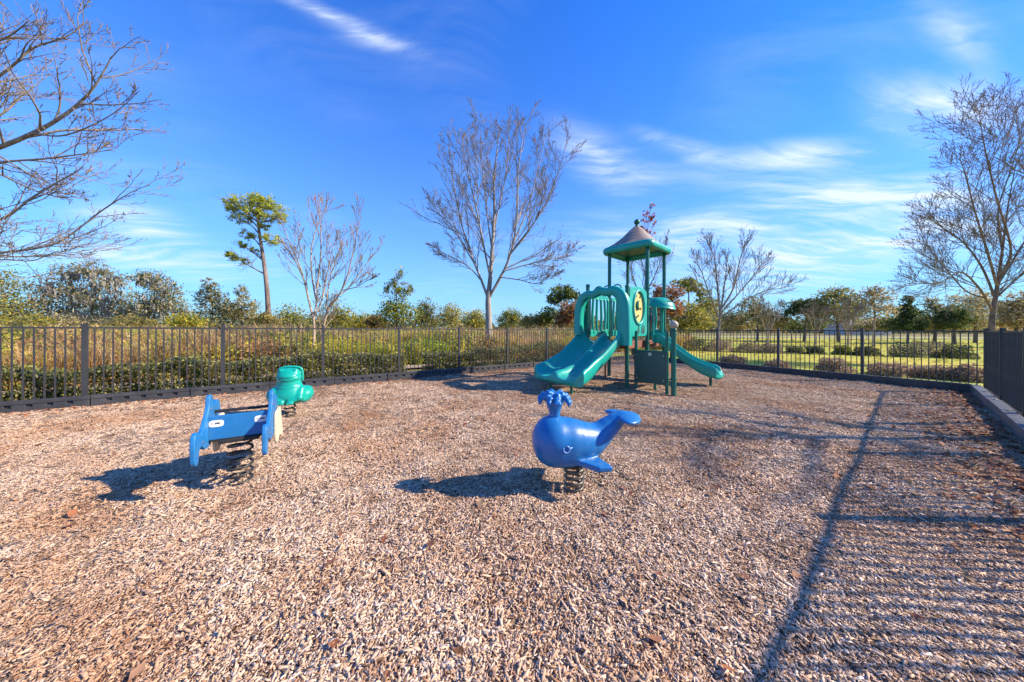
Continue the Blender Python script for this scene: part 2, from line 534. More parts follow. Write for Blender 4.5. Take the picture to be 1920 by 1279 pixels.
def mulch_material():
    m, t, b = new_mat('wood_mulch')
    p = geo_pos(t)
    big = noise(t, p, .9, 5, .6); mid = noise(t, p, 9, 4, .6)
    vo = t.nodes.new('ShaderNodeTexVoronoi'); vo.inputs['Scale'].default_value = 55; t.links.new(p, vo.inputs['Vector'])
    c = ramp(t, vo.outputs['Color'], [(.1, (.16, .10, .065, 1)), (.5, (.32, .22, .15, 1)), (.9, (.50, .39, .29, 1))])
    c2 = ramp(t, big.outputs[0], [(.35, (.55, .40, .30, 1)), (.6, (1, 1, 1, 1))])
    c = mixrgb(t, 1.0, c, c2, 'MULTIPLY')
    c = mixrgb(t, .35, c, ramp(t, mid.outputs[0], [(.3, (.10, .06, .04, 1)), (.7, (.32, .22, .15, 1))]))
    t.links.new(c, b.inputs['Base Color']); b.inputs['Roughness'].default_value = .95; b.inputs['Specular IOR Level'].default_value = .1
    bn = t.nodes.new('ShaderNodeBump'); bn.inputs['Strength'].default_value = 1.0; bn.inputs['Distance'].default_value = .02
    t.links.new(vo.outputs['Distance'], bn.inputs['Height']); t.links.new(bn.outputs[0], b.inputs['Normal'])
    return m


def ground_material(name, stops, scale, stops2=None, scale2=.05, bump=.5):
    m, t, b = new_mat(name)
    p = geo_pos(t)
    c = ramp(t, noise(t, p, scale, 7, .65, .3).outputs[0], stops)
    if stops2:
        c = mixrgb(t, 1.0, c, ramp(t, noise(t, p, scale2, 5, .6).outputs[0], stops2), 'MULTIPLY')
    t.links.new(c, b.inputs['Base Color']); b.inputs['Roughness'].default_value = .95; b.inputs['Specular IOR Level'].default_value = .15
    bn = t.nodes.new('ShaderNodeBump'); bn.inputs['Strength'].default_value = bump; bn.inputs['Distance'].default_value = .05
    t.links.new(noise(t, p, scale * 6, 5).outputs[0], bn.inputs['Height']); t.links.new(bn.outputs[0], b.inputs['Normal'])
    return m


sheet('mulch_ground', np.arange(-11, 11.6, .1), np.arange(-3, 15.6, .1), hills, mulch_material(), lambda x, y: inside(x, y, .06))

M['soil'] = ground_material('dry_soil', [(.3, (.13, .10, .045, 1)), (.55, (.22, .18, .06, 1)), (.75, (.30, .24, .10, 1))], .8)
M['lawn'] = ground_material('winter_lawn', [(.3, (.27, .26, .035, 1)), (.5, (.44, .40, .055, 1)), (.72, (.58, .50, .11, 1))], 1.4,
                            [(.35, (.75, .95, .8, 1)), (.6, (1.12, 1.0, .95, 1))], .12)
M['path'] = ground_material('sandy_concrete', [(.3, (.27, .21, .15, 1)), (.7, (.40, .33, .25, 1))], 3.0)
M['road'] = ground_material('pale_asphalt', [(.3, (.24, .23, .22, 1)), (.7, (.34, .32, .30, 1))], .6)
g = np.array([-700, -300, -120, -60, -30, -15, 0, 15, 30, 60, 120, 300, 700.])
sheet('ground', g, g + 200, -.10, M['soil'])
lawn_c = np.array([x for x in np.arange(0, 96, 3.)])
sheet('lawn', np.arange(4, 130, 2.), np.arange(-6, 74, 2.), lambda x, y: -.03 + 0 * x, M['lawn'],
      lambda x, y: ((x - RC[0]) * NB[0] + (y - RC[1]) * NB[1] > -.9) & ((x - 5.9) * NR[0] * 0 + x > 4 + (y - 14) * .22))
sheet('road', np.arange(8, 160, 4.), np.array([56., 58, 60, 62]), lambda x, y: 0.012 + 0 * x + .0 * y, M['road'])
# path behind the hedge on the left
m = MB()
for k in range(12):
    a = L0 + DL * (-3 + k * 2.0) + NL * 2.5; b = a + DL * 1.985
    m.add([(a[0], a[1], -.02), (b[0], b[1], -.02), (b[0] + NL[0] * 1.0, b[1] + NL[1] * 1.0, -.02), (a[0] + NL[0] * 1.0, a[1] + NL[1] * 1.0, -.02)], [(0, 1, 2, 3)])
tag(m.build('path', M['path']), None, None, kind='structure')


# ------------------------------------------------------------------ instanced stuff (one object each)
def scatter(name, pts, rot, scl, idx, protos, label, cat):
    """points carry rotation / scale / prototype number; geometry nodes put a prototype on each"""
    me = bpy.data.meshes.new(name)
    n = len(pts); me.vertices.add(n); me.vertices.foreach_set('co', np.ascontiguousarray(pts, np.float32).ravel())
    a = me.attributes.new('rot', 'FLOAT_VECTOR', 'POINT'); a.data.foreach_set('vector', np.ascontiguousarray(rot, np.float32).ravel())
    a = me.attributes.new('scl', 'FLOAT', 'POINT'); a.data.foreach_set('value', np.ascontiguousarray(scl, np.float32))
    a = me.attributes.new('idx', 'INT', 'POINT'); a.data.foreach_set('value', np.ascontiguousarray(idx, np.int32))
    me.update()
    o = bpy.data.objects.new(name, me); COL.objects.link(o)
    pc = bpy.data.collections.new(name + '_pieces')
    for i, q in enumerate(protos):
        for c in list(q.users_collection): c.objects.unlink(q)
        q.name = '%s_%02d' % (name, i); pc.objects.link(q)
    ng = bpy.data.node_groups.new(name, 'GeometryNodeTree')
    ng.interface.new_socket('Geometry', in_out='INPUT', socket_type='NodeSocketGeometry')
    ng.interface.new_socket('Geometry', in_out='OUTPUT', socket_type='NodeSocketGeometry')
    N, Lk = ng.nodes, ng.links
    gi, go = N.new('NodeGroupInput'), N.new('NodeGroupOutput')
    ip = N.new('GeometryNodeInstanceOnPoints'); ci = N.new('GeometryNodeCollectionInfo')
    ci.inputs['Collection'].default_value = pc; ci.inputs['Separate Children'].default_value = True; ci.inputs['Reset Children'].default_value = True
    def attr(nm, ty):
        q = N.new('GeometryNodeInputNamedAttribute'); q.data_type = ty; q.inputs['Name'].default_value = nm
        return [s for s in q.outputs if s.enabled and s.name == 'Attribute'][0]
    e2r = N.new('FunctionNodeEulerToRotation')
    Lk.new(attr('rot', 'FLOAT_VECTOR'), e2r.inputs[0])
    Lk.new(gi.outputs[0], ip.inputs['Points']); Lk.new(ci.outputs[0], ip.inputs['Instance'])
    ip.inputs['Pick Instance'].default_value = True
    Lk.new(attr('idx', 'INT'), ip.inputs['Instance Index']); Lk.new(e2r.outputs[0], ip.inputs['Rotation']); Lk.new(attr('scl', 'FLOAT'), ip.inputs['Scale'])
    Lk.new(ip.outputs[0], go.inputs[0])
    md = o.modifiers.new('scatter', 'NODES'); md.node_group = ng
    return tag(o, label, cat, kind='stuff')


def rand_rot(n, tilt):
    return np.stack([RNG.normal(0, tilt, n), RNG.normal(0, tilt, n), RNG.uniform(0, 2 * np.pi, n)], 1)


def eul(n, R):
    """n random rotation matrices from euler arrays"""
    cx, sx, cy, sy, cz, sz = np.cos(R[:, 0]), np.sin(R[:, 0]), np.cos(R[:, 1]), np.sin(R[:, 1]), np.cos(R[:, 2]), np.sin(R[:, 2])
    return np.stack([np.stack([cz * cy, cz * sy * sx - sz * cx, cz * sy * cx + sz * sx], -1),
                     np.stack([sz * cy, sz * sy * sx + cz * cx, sz * sy * cx - cz * sx], -1),
                     np.stack([-sy, cy * sx, cy * cx], -1)], 1)


def chip_material():
    m, t, b = new_mat('wood_chip')
    a = t.nodes.new('ShaderNodeAttribute'); a.attribute_name = 'Col'
    p = geo_pos(t)
    patch = noise(t, p, .75, 5, .62, .6); grain = noise(t, p, 260, 3, .6); fine = noise(t, p, 3.0, 4, .6)
    c = mixrgb(t, 1.0, a.outputs['Color'], ramp(t, grain.outputs[0], [(.3, (.78, .76, .74, 1)), (.7, (1.14, 1.12, 1.1, 1))]), 'MULTIPLY')
    c = mixrgb(t, ramp(t, patch.outputs[0], [(.44, (0, 0, 0, 1)), (.66, (.8, .8, .8, 1))]), c, mixrgb(t, 1.0, c, (.74, .56, .42, 1), 'MULTIPLY'))
    c = mixrgb(t, ramp(t, fine.outputs[0], [(.54, (0, 0, 0, 1)), (.72, (.8, .8, .8, 1))]), c, mixrgb(t, 1.0, c, (.62, .50, .42, 1), 'MULTIPLY'))
    t.links.new(c, b.inputs['Base Color']); b.inputs['Roughness'].default_value = .85; b.inputs['Specular IOR Level'].default_value = .2
    return m


def chip_protos(mat):
    out = []
    pal = np.array([(.66, .55, .45), (.58, .46, .36), (.50, .38, .28), (.62, .53, .46), (.42, .29, .20), (.30, .18, .115), (.56, .40, .26), (.72, .62, .52), (.36, .30, .25), (.20, .125, .085)])
    pw = np.array([.15, .17, .15, .12, .11, .08, .07, .07, .05, .03]); pw /= pw.sum()
    for k in range(10):
        n = 32
        L = RNG.lognormal(math.log(.024), .55, n).clip(.008, .085); Wd = (L * RNG.uniform(.10, .38, n)).clip(.003, .015); T = RNG.uniform(.0018, .005, n)
        r = .075 * np.sqrt(RNG.random(n)); q = RNG.uniform(0, 2 * np.pi, n)
        C = np.stack([r * np.cos(q), r * np.sin(q), RNG.uniform(.002, .013, n)], 1)
        Rm = eul(n, np.stack([RNG.normal(0, .24, n), RNG.normal(0, .20, n), RNG.uniform(0, 2 * np.pi, n)], 1))
        # six-cornered splinter: pointed, uneven ends, box without a bottom
        base = np.array([(-.5, -.38), (-.36, .45), (.40, .5), (.5, -.1), (.34, -.5)])
        nb = len(base)
        bs = base[None] * RNG.uniform(.75, 1.15, (n, nb, 2))
        top = np.concatenate([bs, np.full((n, nb, 1), .5)], 2); bot = np.concatenate([bs * 1.03, np.full((n, nb, 1), -.5)], 2)
        P = np.concatenate([top, bot], 1) * np.stack([L, Wd, T], 1)[:, None, :]
        P[:, :, 2] += (P[:, :, 0] / L[:, None]) ** 2 * RNG.normal(0, .006, n)[:, None]
        P = np.einsum('nij,nkj->nki', Rm, P) + C[:, None, :]
        V = P.reshape(-1, 3)
        f = []
        for i in range(n):
            o = i * 2 * nb
            for j in range(1, nb - 1): f.append((o, o + j, o + j + 1))
            for j in range(nb):
                a, b_ = o + j, o + (j + 1) % nb
                f.append((a, a + nb, b_ + nb)); f.append((a, b_ + nb, b_))
        c = pal[RNG.choice(len(pal), n, p=pw)] * np.array((1.20, 1.11, 1.0)) * RNG.uniform(.82, 1.15, (n, 1))
        cols = np.concatenate([np.repeat(c, 2 * nb, 0), np.ones((len(V), 1))], 1)
        out.append(np_mesh('chip', V, np.array(f), mat, cols=cols))
    return out


def wood_chips():
    pts = []
    for y0, y1, dens in ((.2, .9, 450), (.9, 2.2, 780), (2.2, 3.6, 600), (3.6, 5.5, 400), (5.5, 8.0, 250), (8.0, 15.0, 130)):
        half = 1.78 * y1 + 1.6
        n = int(dens * (y1 - y0) * 2 * half)
        x = RNG.uniform(-half, half, n); y = RNG.uniform(y0, y1, n)
        k = inside(x, y, -.05) & (np.abs(x) < 1.78 * y + 1.6)
        pts.append(np.stack([x[k], y[k], hills(x[k], y[k]) - .003], 1))
    P = np.vstack(pts); n = len(P)
    coarse = .5 + .5 * np.sin(P[:, 0] * 1.3 + 2 * np.sin(P[:, 1] * .8)) * np.sin(P[:, 1] * 1.1 + .7)
    sc = RNG.uniform(.52, .85, n) * (.78 + .42 * coarse)
    scatter('wood_chips', P, rand_rot(n, .10), sc, RNG.integers(0, 10, n), chip_protos(chip_material()),
            'loose weathered wood chips covering the play area', 'mulch')


wood_chips()


def quads(C, A, B, cols, name, mat, parent=None, fold=0.0):
    """one small diamond per leaf"""
    n = len(C)
    V = np.stack([C - A, C + B, C + A, C - B], 1).reshape(-1, 3)
    Fq = np.arange(4 * n).reshape(-1, 4)
    return np_mesh(name, V, Fq, mat, parent, cols=np.concatenate([np.repeat(cols, 4, 0), np.ones((4 * n, 1))], 1))


def leaf_axes(n, size, aspect=.5, droop=0.0):
    d = RNG.normal(0, 1, (n, 3)); d[:, 2] -= droop
    d /= np.linalg.norm(d, axis=1)[:, None]
    e = np.cross(d, RNG.normal(0, 1, (n, 3))); e /= np.linalg.norm(e, axis=1)[:, None]
    s = size * RNG.uniform(.6, 1.35, (n, 1))
    return d * s, e * s * aspect


def palette(n, cols, jit=.18):
    c = np.array(cols)[RNG.integers(0, len(cols), n)]
    return c * RNG.uniform(1 - jit, 1 + jit, (n, 1)) * RNG.uniform(.93, 1.07, (n, 3))


# fallen leaves lie along the edges
def fallen_leaves():
    P = []
    for (o, d, nrm, L, n, sp) in ((RC, DR, NR, 8.5, 1300, .38), (L0 - DL * 2, DL, NL, 16, 900, .30), (RC, DB, NB, 9, 260, .35)):
        s = RNG.uniform(0, L, n); w = np.abs(RNG.normal(0, sp, n)) + (.22 if o is RC and d is DR else .14)
        P.append(o[None] + d[None] * s[:, None] - nrm[None] * w[:, None])
    n = 420
    P.append(np.stack([RNG.uniform(-7, 8, n), RNG.uniform(1, 9, n)], 1))
    P = np.vstack(P); P = P[inside(P[:, 0], P[:, 1], -.12)]
    n = len(P)
    C = np.stack([P[:, 0], P[:, 1], hills(P[:, 0], P[:, 1]) + RNG.uniform(.012, .03, n)], 1)
    a = RNG.uniform(0, 2 * np.pi, n); s = RNG.uniform(.018, .042, (n, 1))
    A = np.stack([np.cos(a), np.sin(a), RNG.normal(0, .25, n)], 1) * s; B = np.stack([-np.sin(a), np.cos(a), RNG.normal(0, .3, n)], 1) * s * .62
    V = np.stack([C - A, C - A * .2 + B, C + A + np.array((0, 0, .006)), C - A * .2 - B, C + np.array((0, 0, -.006))], 1).reshape(-1, 3)
    f = []
    for i in range(n):
        o = 5 * i; f += [(o, o + 4, o + 1), (o + 1, o + 4, o + 2), (o + 2, o + 4, o + 3), (o + 3, o + 4, o)]
    c = palette(n, [(.36, .12, .05), (.42, .17, .07), (.30, .13, .07), (.38, .22, .11), (.26, .10, .06), (.45, .26, .13)])
    o = np_mesh('fallen_leaves', V, np.array(f), M['litter'], cols=np.concatenate([np.repeat(c, 5, 0), np.ones((5 * n, 1))], 1))
    tag(o, 'dry reddish brown leaves fallen on the mulch along the edging', 'leaf litter', kind='stuff')


fallen_leaves()


# ------------------------------------------------------------------ fences and edging
FH = 1.405
picket_me = MB().box((0, 0, 0), (.0165, .0165, 1)).build('picket', M['fence']).data
bpy.data.objects.remove(bpy.data.objects['picket'])
post_me = MB().box((0, 0, (FH + .035) / 2 - .05), (.060, .060, FH + .035 + .1)).box((0, 0, FH + .043), (.068, .068, .016)).build('post', M['fence']).data
bpy.data.objects.remove(bpy.data.objects['post'])


def fence(o, d, start, posts, pitch, label, npk=16):
    """posts: number of posts from o + d*start at the given pitch"""
    rz = math.atan2(d[1], d[0])
    root = empty('picket_fence', (o[0] + d[0] * start, o[1] + d[1] * start, 0), rz)
    tag(root, label, 'fence', 'dark metal picket fences round the play area')
    def child(nm, me, loc, sc=(1, 1, 1), rx=0):
        c = bpy.data.objects.new(nm, me); COL.objects.link(c); c.parent = root
        c.location = loc; c.scale = sc; c.rotation_euler = (random.gauss(0, .002), random.gauss(0, .003), 0)
    for k in range(posts):
        child('post', post_me, (k * pitch, 0, 0))
        if k == posts - 1: break
        for nm, z, hgt in (('top_rail', FH - .016, .030), ('bottom_rail', .155, .026)):
            MB().box((k * pitch + pitch / 2, 0, z), (pitch - .062, .026, hgt)).build(nm, M['fence'], root)
        for j in range(npk):
            x = k * pitch + (j + 1) * pitch / (npk + 1)
            z0, z1 = .09, FH - .033
            child('picket', picket_me, (x, 0, (z0 + z1) / 2), (1, 1, z1 - z0))


PL = 1.772
nL = int((_s[0] + 2 * PL) / PL)
fence(L0, DL, -2 * PL, nL + 1, PL, 'long dark picket fence in front of the hedge and wild meadow')
LB = np.linalg.norm(BC - RC)
fence(RC, DB, 0, 6, LB / 5 - .004, 'dark picket fence behind the tower with the lawn beyond')
fence(RC + DR * .075, DR, 0, 8, 1.84, 'picket fence running along the right side, seen almost end on')


def edging(o, d, nrm, s0, s1, name, label, mat, off=.10, hgt=.215, notch=True, L=1.22, t=.095):
    """moulded boards laid end to end; notches along the inner face"""
    rz = math.atan2(d[1], d[0])
    sgn = 1 if np.dot(np.array((-d[1], d[0])), nrm) < 0 else -1          # local y towards the inside
    root = empty('edging_kerb', (o[0] + d[0] * s0 - nrm[0] * off, o[1] + d[1] * s0 - nrm[1] * off, 0), rz)
    tag(root, label, 'edging', 'moulded edging boards round the mulch')
    n = int(round((s1 - s0) / L)); Lb = (s1 - s0) / n
    for k in range(n):
        m = MB(); x0 = k * Lb + .006; x1 = (k + 1) * Lb - .006
        xs = [x0 + .03] ; nn = 6 if notch else 0
        dz = random.gauss(0, .0025)
        # core set back, top cap and inner face pieces between the notches
        m.box(((x0 + x1) / 2, -sgn * .018, hgt / 2 - .03 + dz), (x1 - x0, t - .036, hgt + .05))
        m.box(((x0 + x1) / 2, 0, hgt - .025 + dz), (x1 - x0 + .003, t, .062))
        if notch:
            w = (x1 - x0) / nn
            for j in range(nn):
                a, b = x0 + j * w + w * (.16 if j else 0), x0 + (j + 1) * w - w * (.16 if j < nn - 1 else 0)
                m.box(((a + b) / 2, sgn * (t / 2 - .0195), (hgt - .06) / 2 - .03 + dz), (b - a, .037, hgt - .06 + .06))
            m.box(((x0 + x1) / 2, sgn * (t / 2 - .0205), .055 + dz), (x1 - x0 - .002, .036, .11))
        else:
            m.box(((x0 + x1) / 2, sgn * (t / 2 - .0195), hgt / 2 - .04 + dz), (x1 - x0, .037, hgt - .02))
        ob = m.build('edging_board', mat, root, bevel=.006)
        ob.rotation_euler = (0, 0, random.gauss(0, .0008))
        MB().lathe([(.016, -.02), (.016, .006), (.010, .011)], ((x0 + .06), 0, hgt + .006 + dz), 10).build('stake_cap', M['black'], ob)


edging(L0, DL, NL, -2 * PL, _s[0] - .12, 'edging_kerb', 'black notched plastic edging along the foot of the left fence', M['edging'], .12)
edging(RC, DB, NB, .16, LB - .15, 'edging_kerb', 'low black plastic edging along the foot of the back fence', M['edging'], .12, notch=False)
edging(RC, DR, NR, .15, 9.5, 'edging_kerb', 'grey edging boards along the right side, sunlit tops', M['edging_sheen'], .135, notch=False, t=.125)

# ------------------------------------------------------------------ climbing tower
def tower():
    z0 = .07
    th = math.radians(42.4)
    T = empty('climbing_tower', (3.44, 8.40, z0), th)
    tag(T, 'green climbing tower with tan peaked roof and two slides on the mulch', 'play structure')
    s = .525; PR = .046; TOP = 3.50; DK = 1.06
    def post(name, x, y, top, cap=True):
        o = MB().tube([(x, y, -.25), (x, y, top)], PR, 20).build(name, M['green_post'], T, smooth=True, auto=50)
        return o
    posts = {'A': (-s, s, TOP), 'B': (s, s, TOP), 'C': (-s, -s, TOP), 'D': (s, -s, TOP), 'P1': (-3 * s, -s, 2.30), 'P2': (-3 * s, s, 2.42)}
    for k, (x, y, t) in posts.items():
        o = post('post', x, y, t)
        if k[0] == 'P':
            MB().lathe([(.05, -.01), (.052, .02), (.046, .045), (.02, .056)], (x, y, t), 16).build('post_cap', M['green_post'], o, smooth=True)
        for z in (DK - .06, 2.12, 2.36 if k in 'AC' else 1.30):
            m = MB().tube([(x, y, z - .022), (x, y, z + .022)], PR + .008, 18)
            m.build('clamp', M['green_post'], o, smooth=True, auto=40)
            MB().box((x, y - PR - .012, z), (.02, .02, .022)).build('bolt', M['black'], o)
    # round-topped post in front, outside the deck
    bx, by = -3 * s, -s - 1.0
    o = post('post', bx, by, 1.33)
    MB().lathe([(.05, -.02), (.055, 0), (.055, .03), (.03, .04)], (bx, by, 1.32), 18).build('post_cap', M['green_post'], o, smooth=True)
    b = MB().lathe([(.085 * math.sin(a), -.085 * math.cos(a)) for a in np.linspace(.08, math.pi - .08, 14)], (bx, by, 1.43), 22)
    b.build('ball_finial', M['ball'], o, smooth=True)
    for z in (.18, .32, 1.22):
        MB().tube([(bx, by, z - .02), (bx, by, z + .02)], PR + .008, 18).build('clamp', M['green_post'], o, smooth=True, auto=40)
    # roof: loft of rounded squares
    def rsq(h, z, r, n=6, sag=0.0):
        out = []
        for (cx, cy, a0) in ((1, 1, 0), (-1, 1, 90), (-1, -1, 180), (1, -1, 270)):
            for k in range(n + 1):
                a = math.radians(a0 + 90 * k / n)
                out.append((cx * (h - r) + r * math.cos(a), cy * (h - r) + r * math.sin(a), z))
        return out
    m = MB().rings([rsq(.57, 3.50, .10), rsq(.60, 3.41, .12), rsq(.66, 3.395, .15), rsq(.695, 3.44, .17), rsq(.70, 3.50, .17), rsq(.685, 3.555, .16), rsq(.64, 3.585, .14), rsq(.58, 3.58, .12)], cap=False)
    rf = m.build('roof_fascia', M['teal'], T, smooth=True)
    cone = [(.645, 3.575), (.60, 3.605), (.52, 3.67), (.43, 3.755), (.33, 3.865), (.24, 3.975), (.155, 4.075), (.085, 4.15), (.045, 4.19)]
    rr = []
    for i, (h, z) in enumerate(cone):
        rr.append(rsq(h, z, min(h * .45, .15)))
        if 1 < i < 8: rr.append(rsq(h - .006, z + .002, min(h * .45, .15)))
    MB().rings([rsq(.60, 3.50, .1), rsq(.30, 3.62, .1), rsq(.05, 3.70, .02)]).build('roof_underside', M['green_post'], T, smooth=True, auto=40)
    ro = MB().rings([rsq(.55, 3.55, .1)] + rr).build('roof', M['tan_roof'], T, smooth=True, auto=38)
    MB().lathe([(.05, 4.17), (.055, 4.20), (.03, 4.225), (.03, 4.24)] + [(.078 * math.sin(a), 4.30 - .078 * math.cos(a)) for a in np.linspace(.5, math.pi - .06, 12)], (0, 0, 0), 20).build('finial', M['green_post'], ro, smooth=True)
    # decks
    for cx in (0, -2 * s):
        d = MB().box((cx, 0, DK - .03), (2 * s - .13, 2 * s - .13, .05)).box((cx, -s + .085, DK - .10), (2 * s - .13, .03, .16)).box((cx, s - .085, DK - .10), (2 * s - .13, .03, .16))
        d.box((cx - s + .085, 0, DK - .10), (.03, 2 * s - .2, .16)).box((cx + s - .085, 0, DK - .10), (.03, 2 * s - .2, .16))
        d.build('deck', M['deck'], T, bevel=.006)
    # step platform in front of deck
    MB().box((-s * 2, -s - .36, .50), (.78, .5, .05)).box((-s * 2, -s - .60, .44), (.78, .03, .16)).build('step_platform', M['deck'], T, bevel=.006)
    for x in (-s * 2 - .33, -s * 2 + .33):
        MB().tube([(x, -s - .55, -.2), (x, -s - .55, .48)], .03, 12).build('platform_leg', M['green_post'], T, smooth=True, auto=50)
    MB().tube([(-s * 2 - .1, s - .25, -.2), (-s * 2 - .1, s - .25, DK - .05)], .022, 12).build('deck_leg', M['deck'], T, smooth=True, auto=50)
    # dark ground panel between two short uprights beside the ball post
    xp = -3 * s
    pn = MB().prism([(-1.40, .17), (-.70, .17), (-.70, .86), (-1.40, .86)], (xp, 0, 0), (0, 1, 0), (0, 0, 1), (1, 0, 0), .03).build('activity_panel', M['dark_green'], T, bevel=.008)
    for y in (-1.385, -.725):
        MB().tube([(xp + .03, y, -.2), (xp + .03, y, 1.30)], .034, 14).build('panel_upright', M['green_post'], T, smooth=True, auto=50)
    MB().box((xp, -1.05, .873), (.05, .72, .022)).build('panel_rail', M['green_post'], pn, bevel=.004)
    MB().box((xp - .02, -1.05, .80), (.012, .07, .065)).build('panel_plate', M['bolt'], pn, bevel=.003)
    for y in (-1.33, -.77):
        for z in (.26, .78): MB().lathe([(.012, 0), (.012, .008)], (0, 0, 0), 8).build('bolt', M['bolt'], pn).matrix_local = Matrix.Translation((xp - .017, y, z)) @ Matrix.Rotation(math.radians(-90), 4, 'Y')
    for z in (.26, .30):
        MB().tube([(xp, -1.40, z), (xp, by + .04, z)], .012, 8).build('bracket', M['green_post'], pn)
    MB().tube([(xp, -.70, .3), (xp, -s - .04, .3)], .012, 8).build('bracket', M['green_post'], pn)

    # panel with oval ring and face disc, on the camera side of the low deck (P1 - C)
    def sup(a, b, e, n=40):
        return [(a * abs(math.cos(q)) ** (2 / e) * math.copysign(1, math.cos(q)), b * abs(math.sin(q)) ** (2 / e) * math.copysign(1, math.sin(q))) for q in np.linspace(0, 2 * math.pi, n, endpoint=False)]
    yq = -s; cx = -2 * s
    zc = 1.86; ra, rb = .285, .40
    outer = [(-.455, 1.20), (-.33, 1.16), (-.2, 1.17), (0, 1.17), (.2, 1.17), (.33, 1.16), (.455, 1.20), (.455, 1.6), (.455, 2.1), (.43, 2.27), (.3, 2.33), (0, 2.36), (-.3, 2.33), (-.43, 2.27), (-.455, 2.1), (-.455, 1.6)]
    def ringed(outline, a, b, zc, th_):
        """plate with an oval hole: quads between the outline and the oval"""
        n = 64; inn, out = [], []
        P = outline + [outline[0]]
        for k in range(n):
            q = 2 * math.pi * k / n; dx, dz = math.cos(q), math.sin(q)
            inn.append((a * dx, zc + b * dz)); best = None
            for (x0, z0_), (x1, z1) in zip(P[:-1], P[1:]):
                ex, ez = x1 - x0, z1 - z0_; den = dx * ez - dz * ex
                if abs(den) < 1e-9: continue
                t = ((x0) * ez - (z0_ - zc) * ex) / den; u = ((x0) * dz - (z0_ - zc) * dx) / den
                if t > 0 and -1e-6 <= u <= 1 + 1e-6 and (best is None or t < best): best = t
            out.append((dx * best, zc + dz * best))
        rings = []
        for ring, y in ((inn, -th_ / 2), (out, -th_ / 2), (out, th_ / 2), (inn, th_ / 2), (inn, -th_ / 2)):
            rings.append([(cx + x, yq + y, z) for x, z in ring])
        return MB().rings(rings, cap=False)
    pl = ringed(outer, ra - .02, rb - .02, zc, .05).build('ring_panel', M['teal'], T, bevel=.008)
    tor = []
    for k in range(48):
        q = 2 * math.pi * k / 48; ca, sa = math.cos(q), math.sin(q)
        tor.append([(cx + (ra + .038 * math.cos(w)) * ca, yq - .012 + .05 * math.sin(w), zc + (rb + .038 * math.cos(w)) * sa) for w in np.linspace(0, 2 * math.pi, 12, endpoint=False)])
    MB().rings(tor + [tor[0]], cap=False).build('oval_ring', M['teal'], pl, smooth=True)
    MB().prism([(x * (ra - .035), zc + z * (rb - .035)) for x, z in sup(1, 1, 2)], (cx, yq + .005, 0), (1, 0, 0), (0, 0, 1), (0, 1, 0), .03).build('face_disc', M['yellow'], pl, bevel=.008)
    MB().prism([(.085 * x - .03, .115 * z + zc + .05) for x, z in sup(1, 1, 2)], (cx, yq - .025, 0), (1, 0, 0), (0, 0, 1), (0, 1, 0), .05).build('knob', M['green_post'], pl, bevel=.015)
    MB().prism([(.055 * x - .03, .08 * z + zc + .05) for x, z in sup(1, 1, 2)], (cx, yq - .056, 0), (1, 0, 0), (0, 0, 1), (0, 1, 0), .02).build('knob_cap', M['yellow'], pl, bevel=.006)
    for (dx, dz, r) in ((-.09, -.24, .026), (.0, -.20, .024), (.12, -.02, .03), (-.1, .27, .02), (.08, .25, .02)):
        MB().prism([(r * x + dx, r * 1.2 * z + zc + dz) for x, z in sup(1, 1, 2, 16)], (cx, yq - .014, 0), (1, 0, 0), (0, 0, 1), (0, 1, 0), .014).build('disc_hole', M['black'], pl)
    # leaf-shaped grips below the ring
    for dx in (-.02, .17, .27):
        g = smooth_poly([(dx, 1.22), (dx + .05, 1.27), (dx + .045, 1.36), (dx + .02, 1.45), (dx - .015, 1.36), (dx - .03, 1.27)], 4)
        MB().prism(g, (cx, yq - .026, 0), (1, 0, 0), (0, 0, 1), (0, 1, 0), .012).build('grip_slot', M['dark_green'], pl)

    # barrier panels with tall slots: back of the low deck (P2 - A), back of the tower (A - B), right (B - D)
    def slotted(cx_, cy_, ux, uy, wid, name, top=2.2):
        root = None
        w = wid / 2
        m = MB().prism([(-w, 1.14), (w, 1.14), (w, 1.36), (w - .07, 1.33), (0, 1.28), (-w + .07, 1.33), (-w, 1.36)], (cx_, cy_, 0), (ux, uy, 0), (0, 0, 1), (-uy, ux, 0), .045)
        root = m.build(name, M['teal'], T, bevel=.01)
        MB().prism([(-w, top - .12), (-w + .1, top - .08), (0, top - .1), (w - .1, top - .08), (w, top - .12), (w, top), (0, top + .06), (-w, top)], (cx_, cy_, 0), (ux, uy, 0), (0, 0, 1), (-uy, ux, 0), .045).build('panel_head', M['teal'], root, bevel=.01)
        for k in range(6):
            a = -w + .03 + (2 * w - .06) * k / 5
            bow = .05 * math.sin((k - 2.5) * 1.2)
            path = spline([(a, 1.22), (a + bow, 1.6), (a + bow * .6, 1.9), (a, top - .05)], 5)
            pts = [(cx_ + ux * p[0], cy_ + uy * p[0], p[1]) for p in path]
            MB().tube(pts, .034, 10).build('slat', M['teal'], root, smooth=True)
    slotted(-2 * s, s, 1, 0, .94, 'slotted_panel')
    slotted(0, s, 1, 0, .94, 'slotted_panel')
    slotted(s, 0, 0, 1, .94, 'slotted_panel')

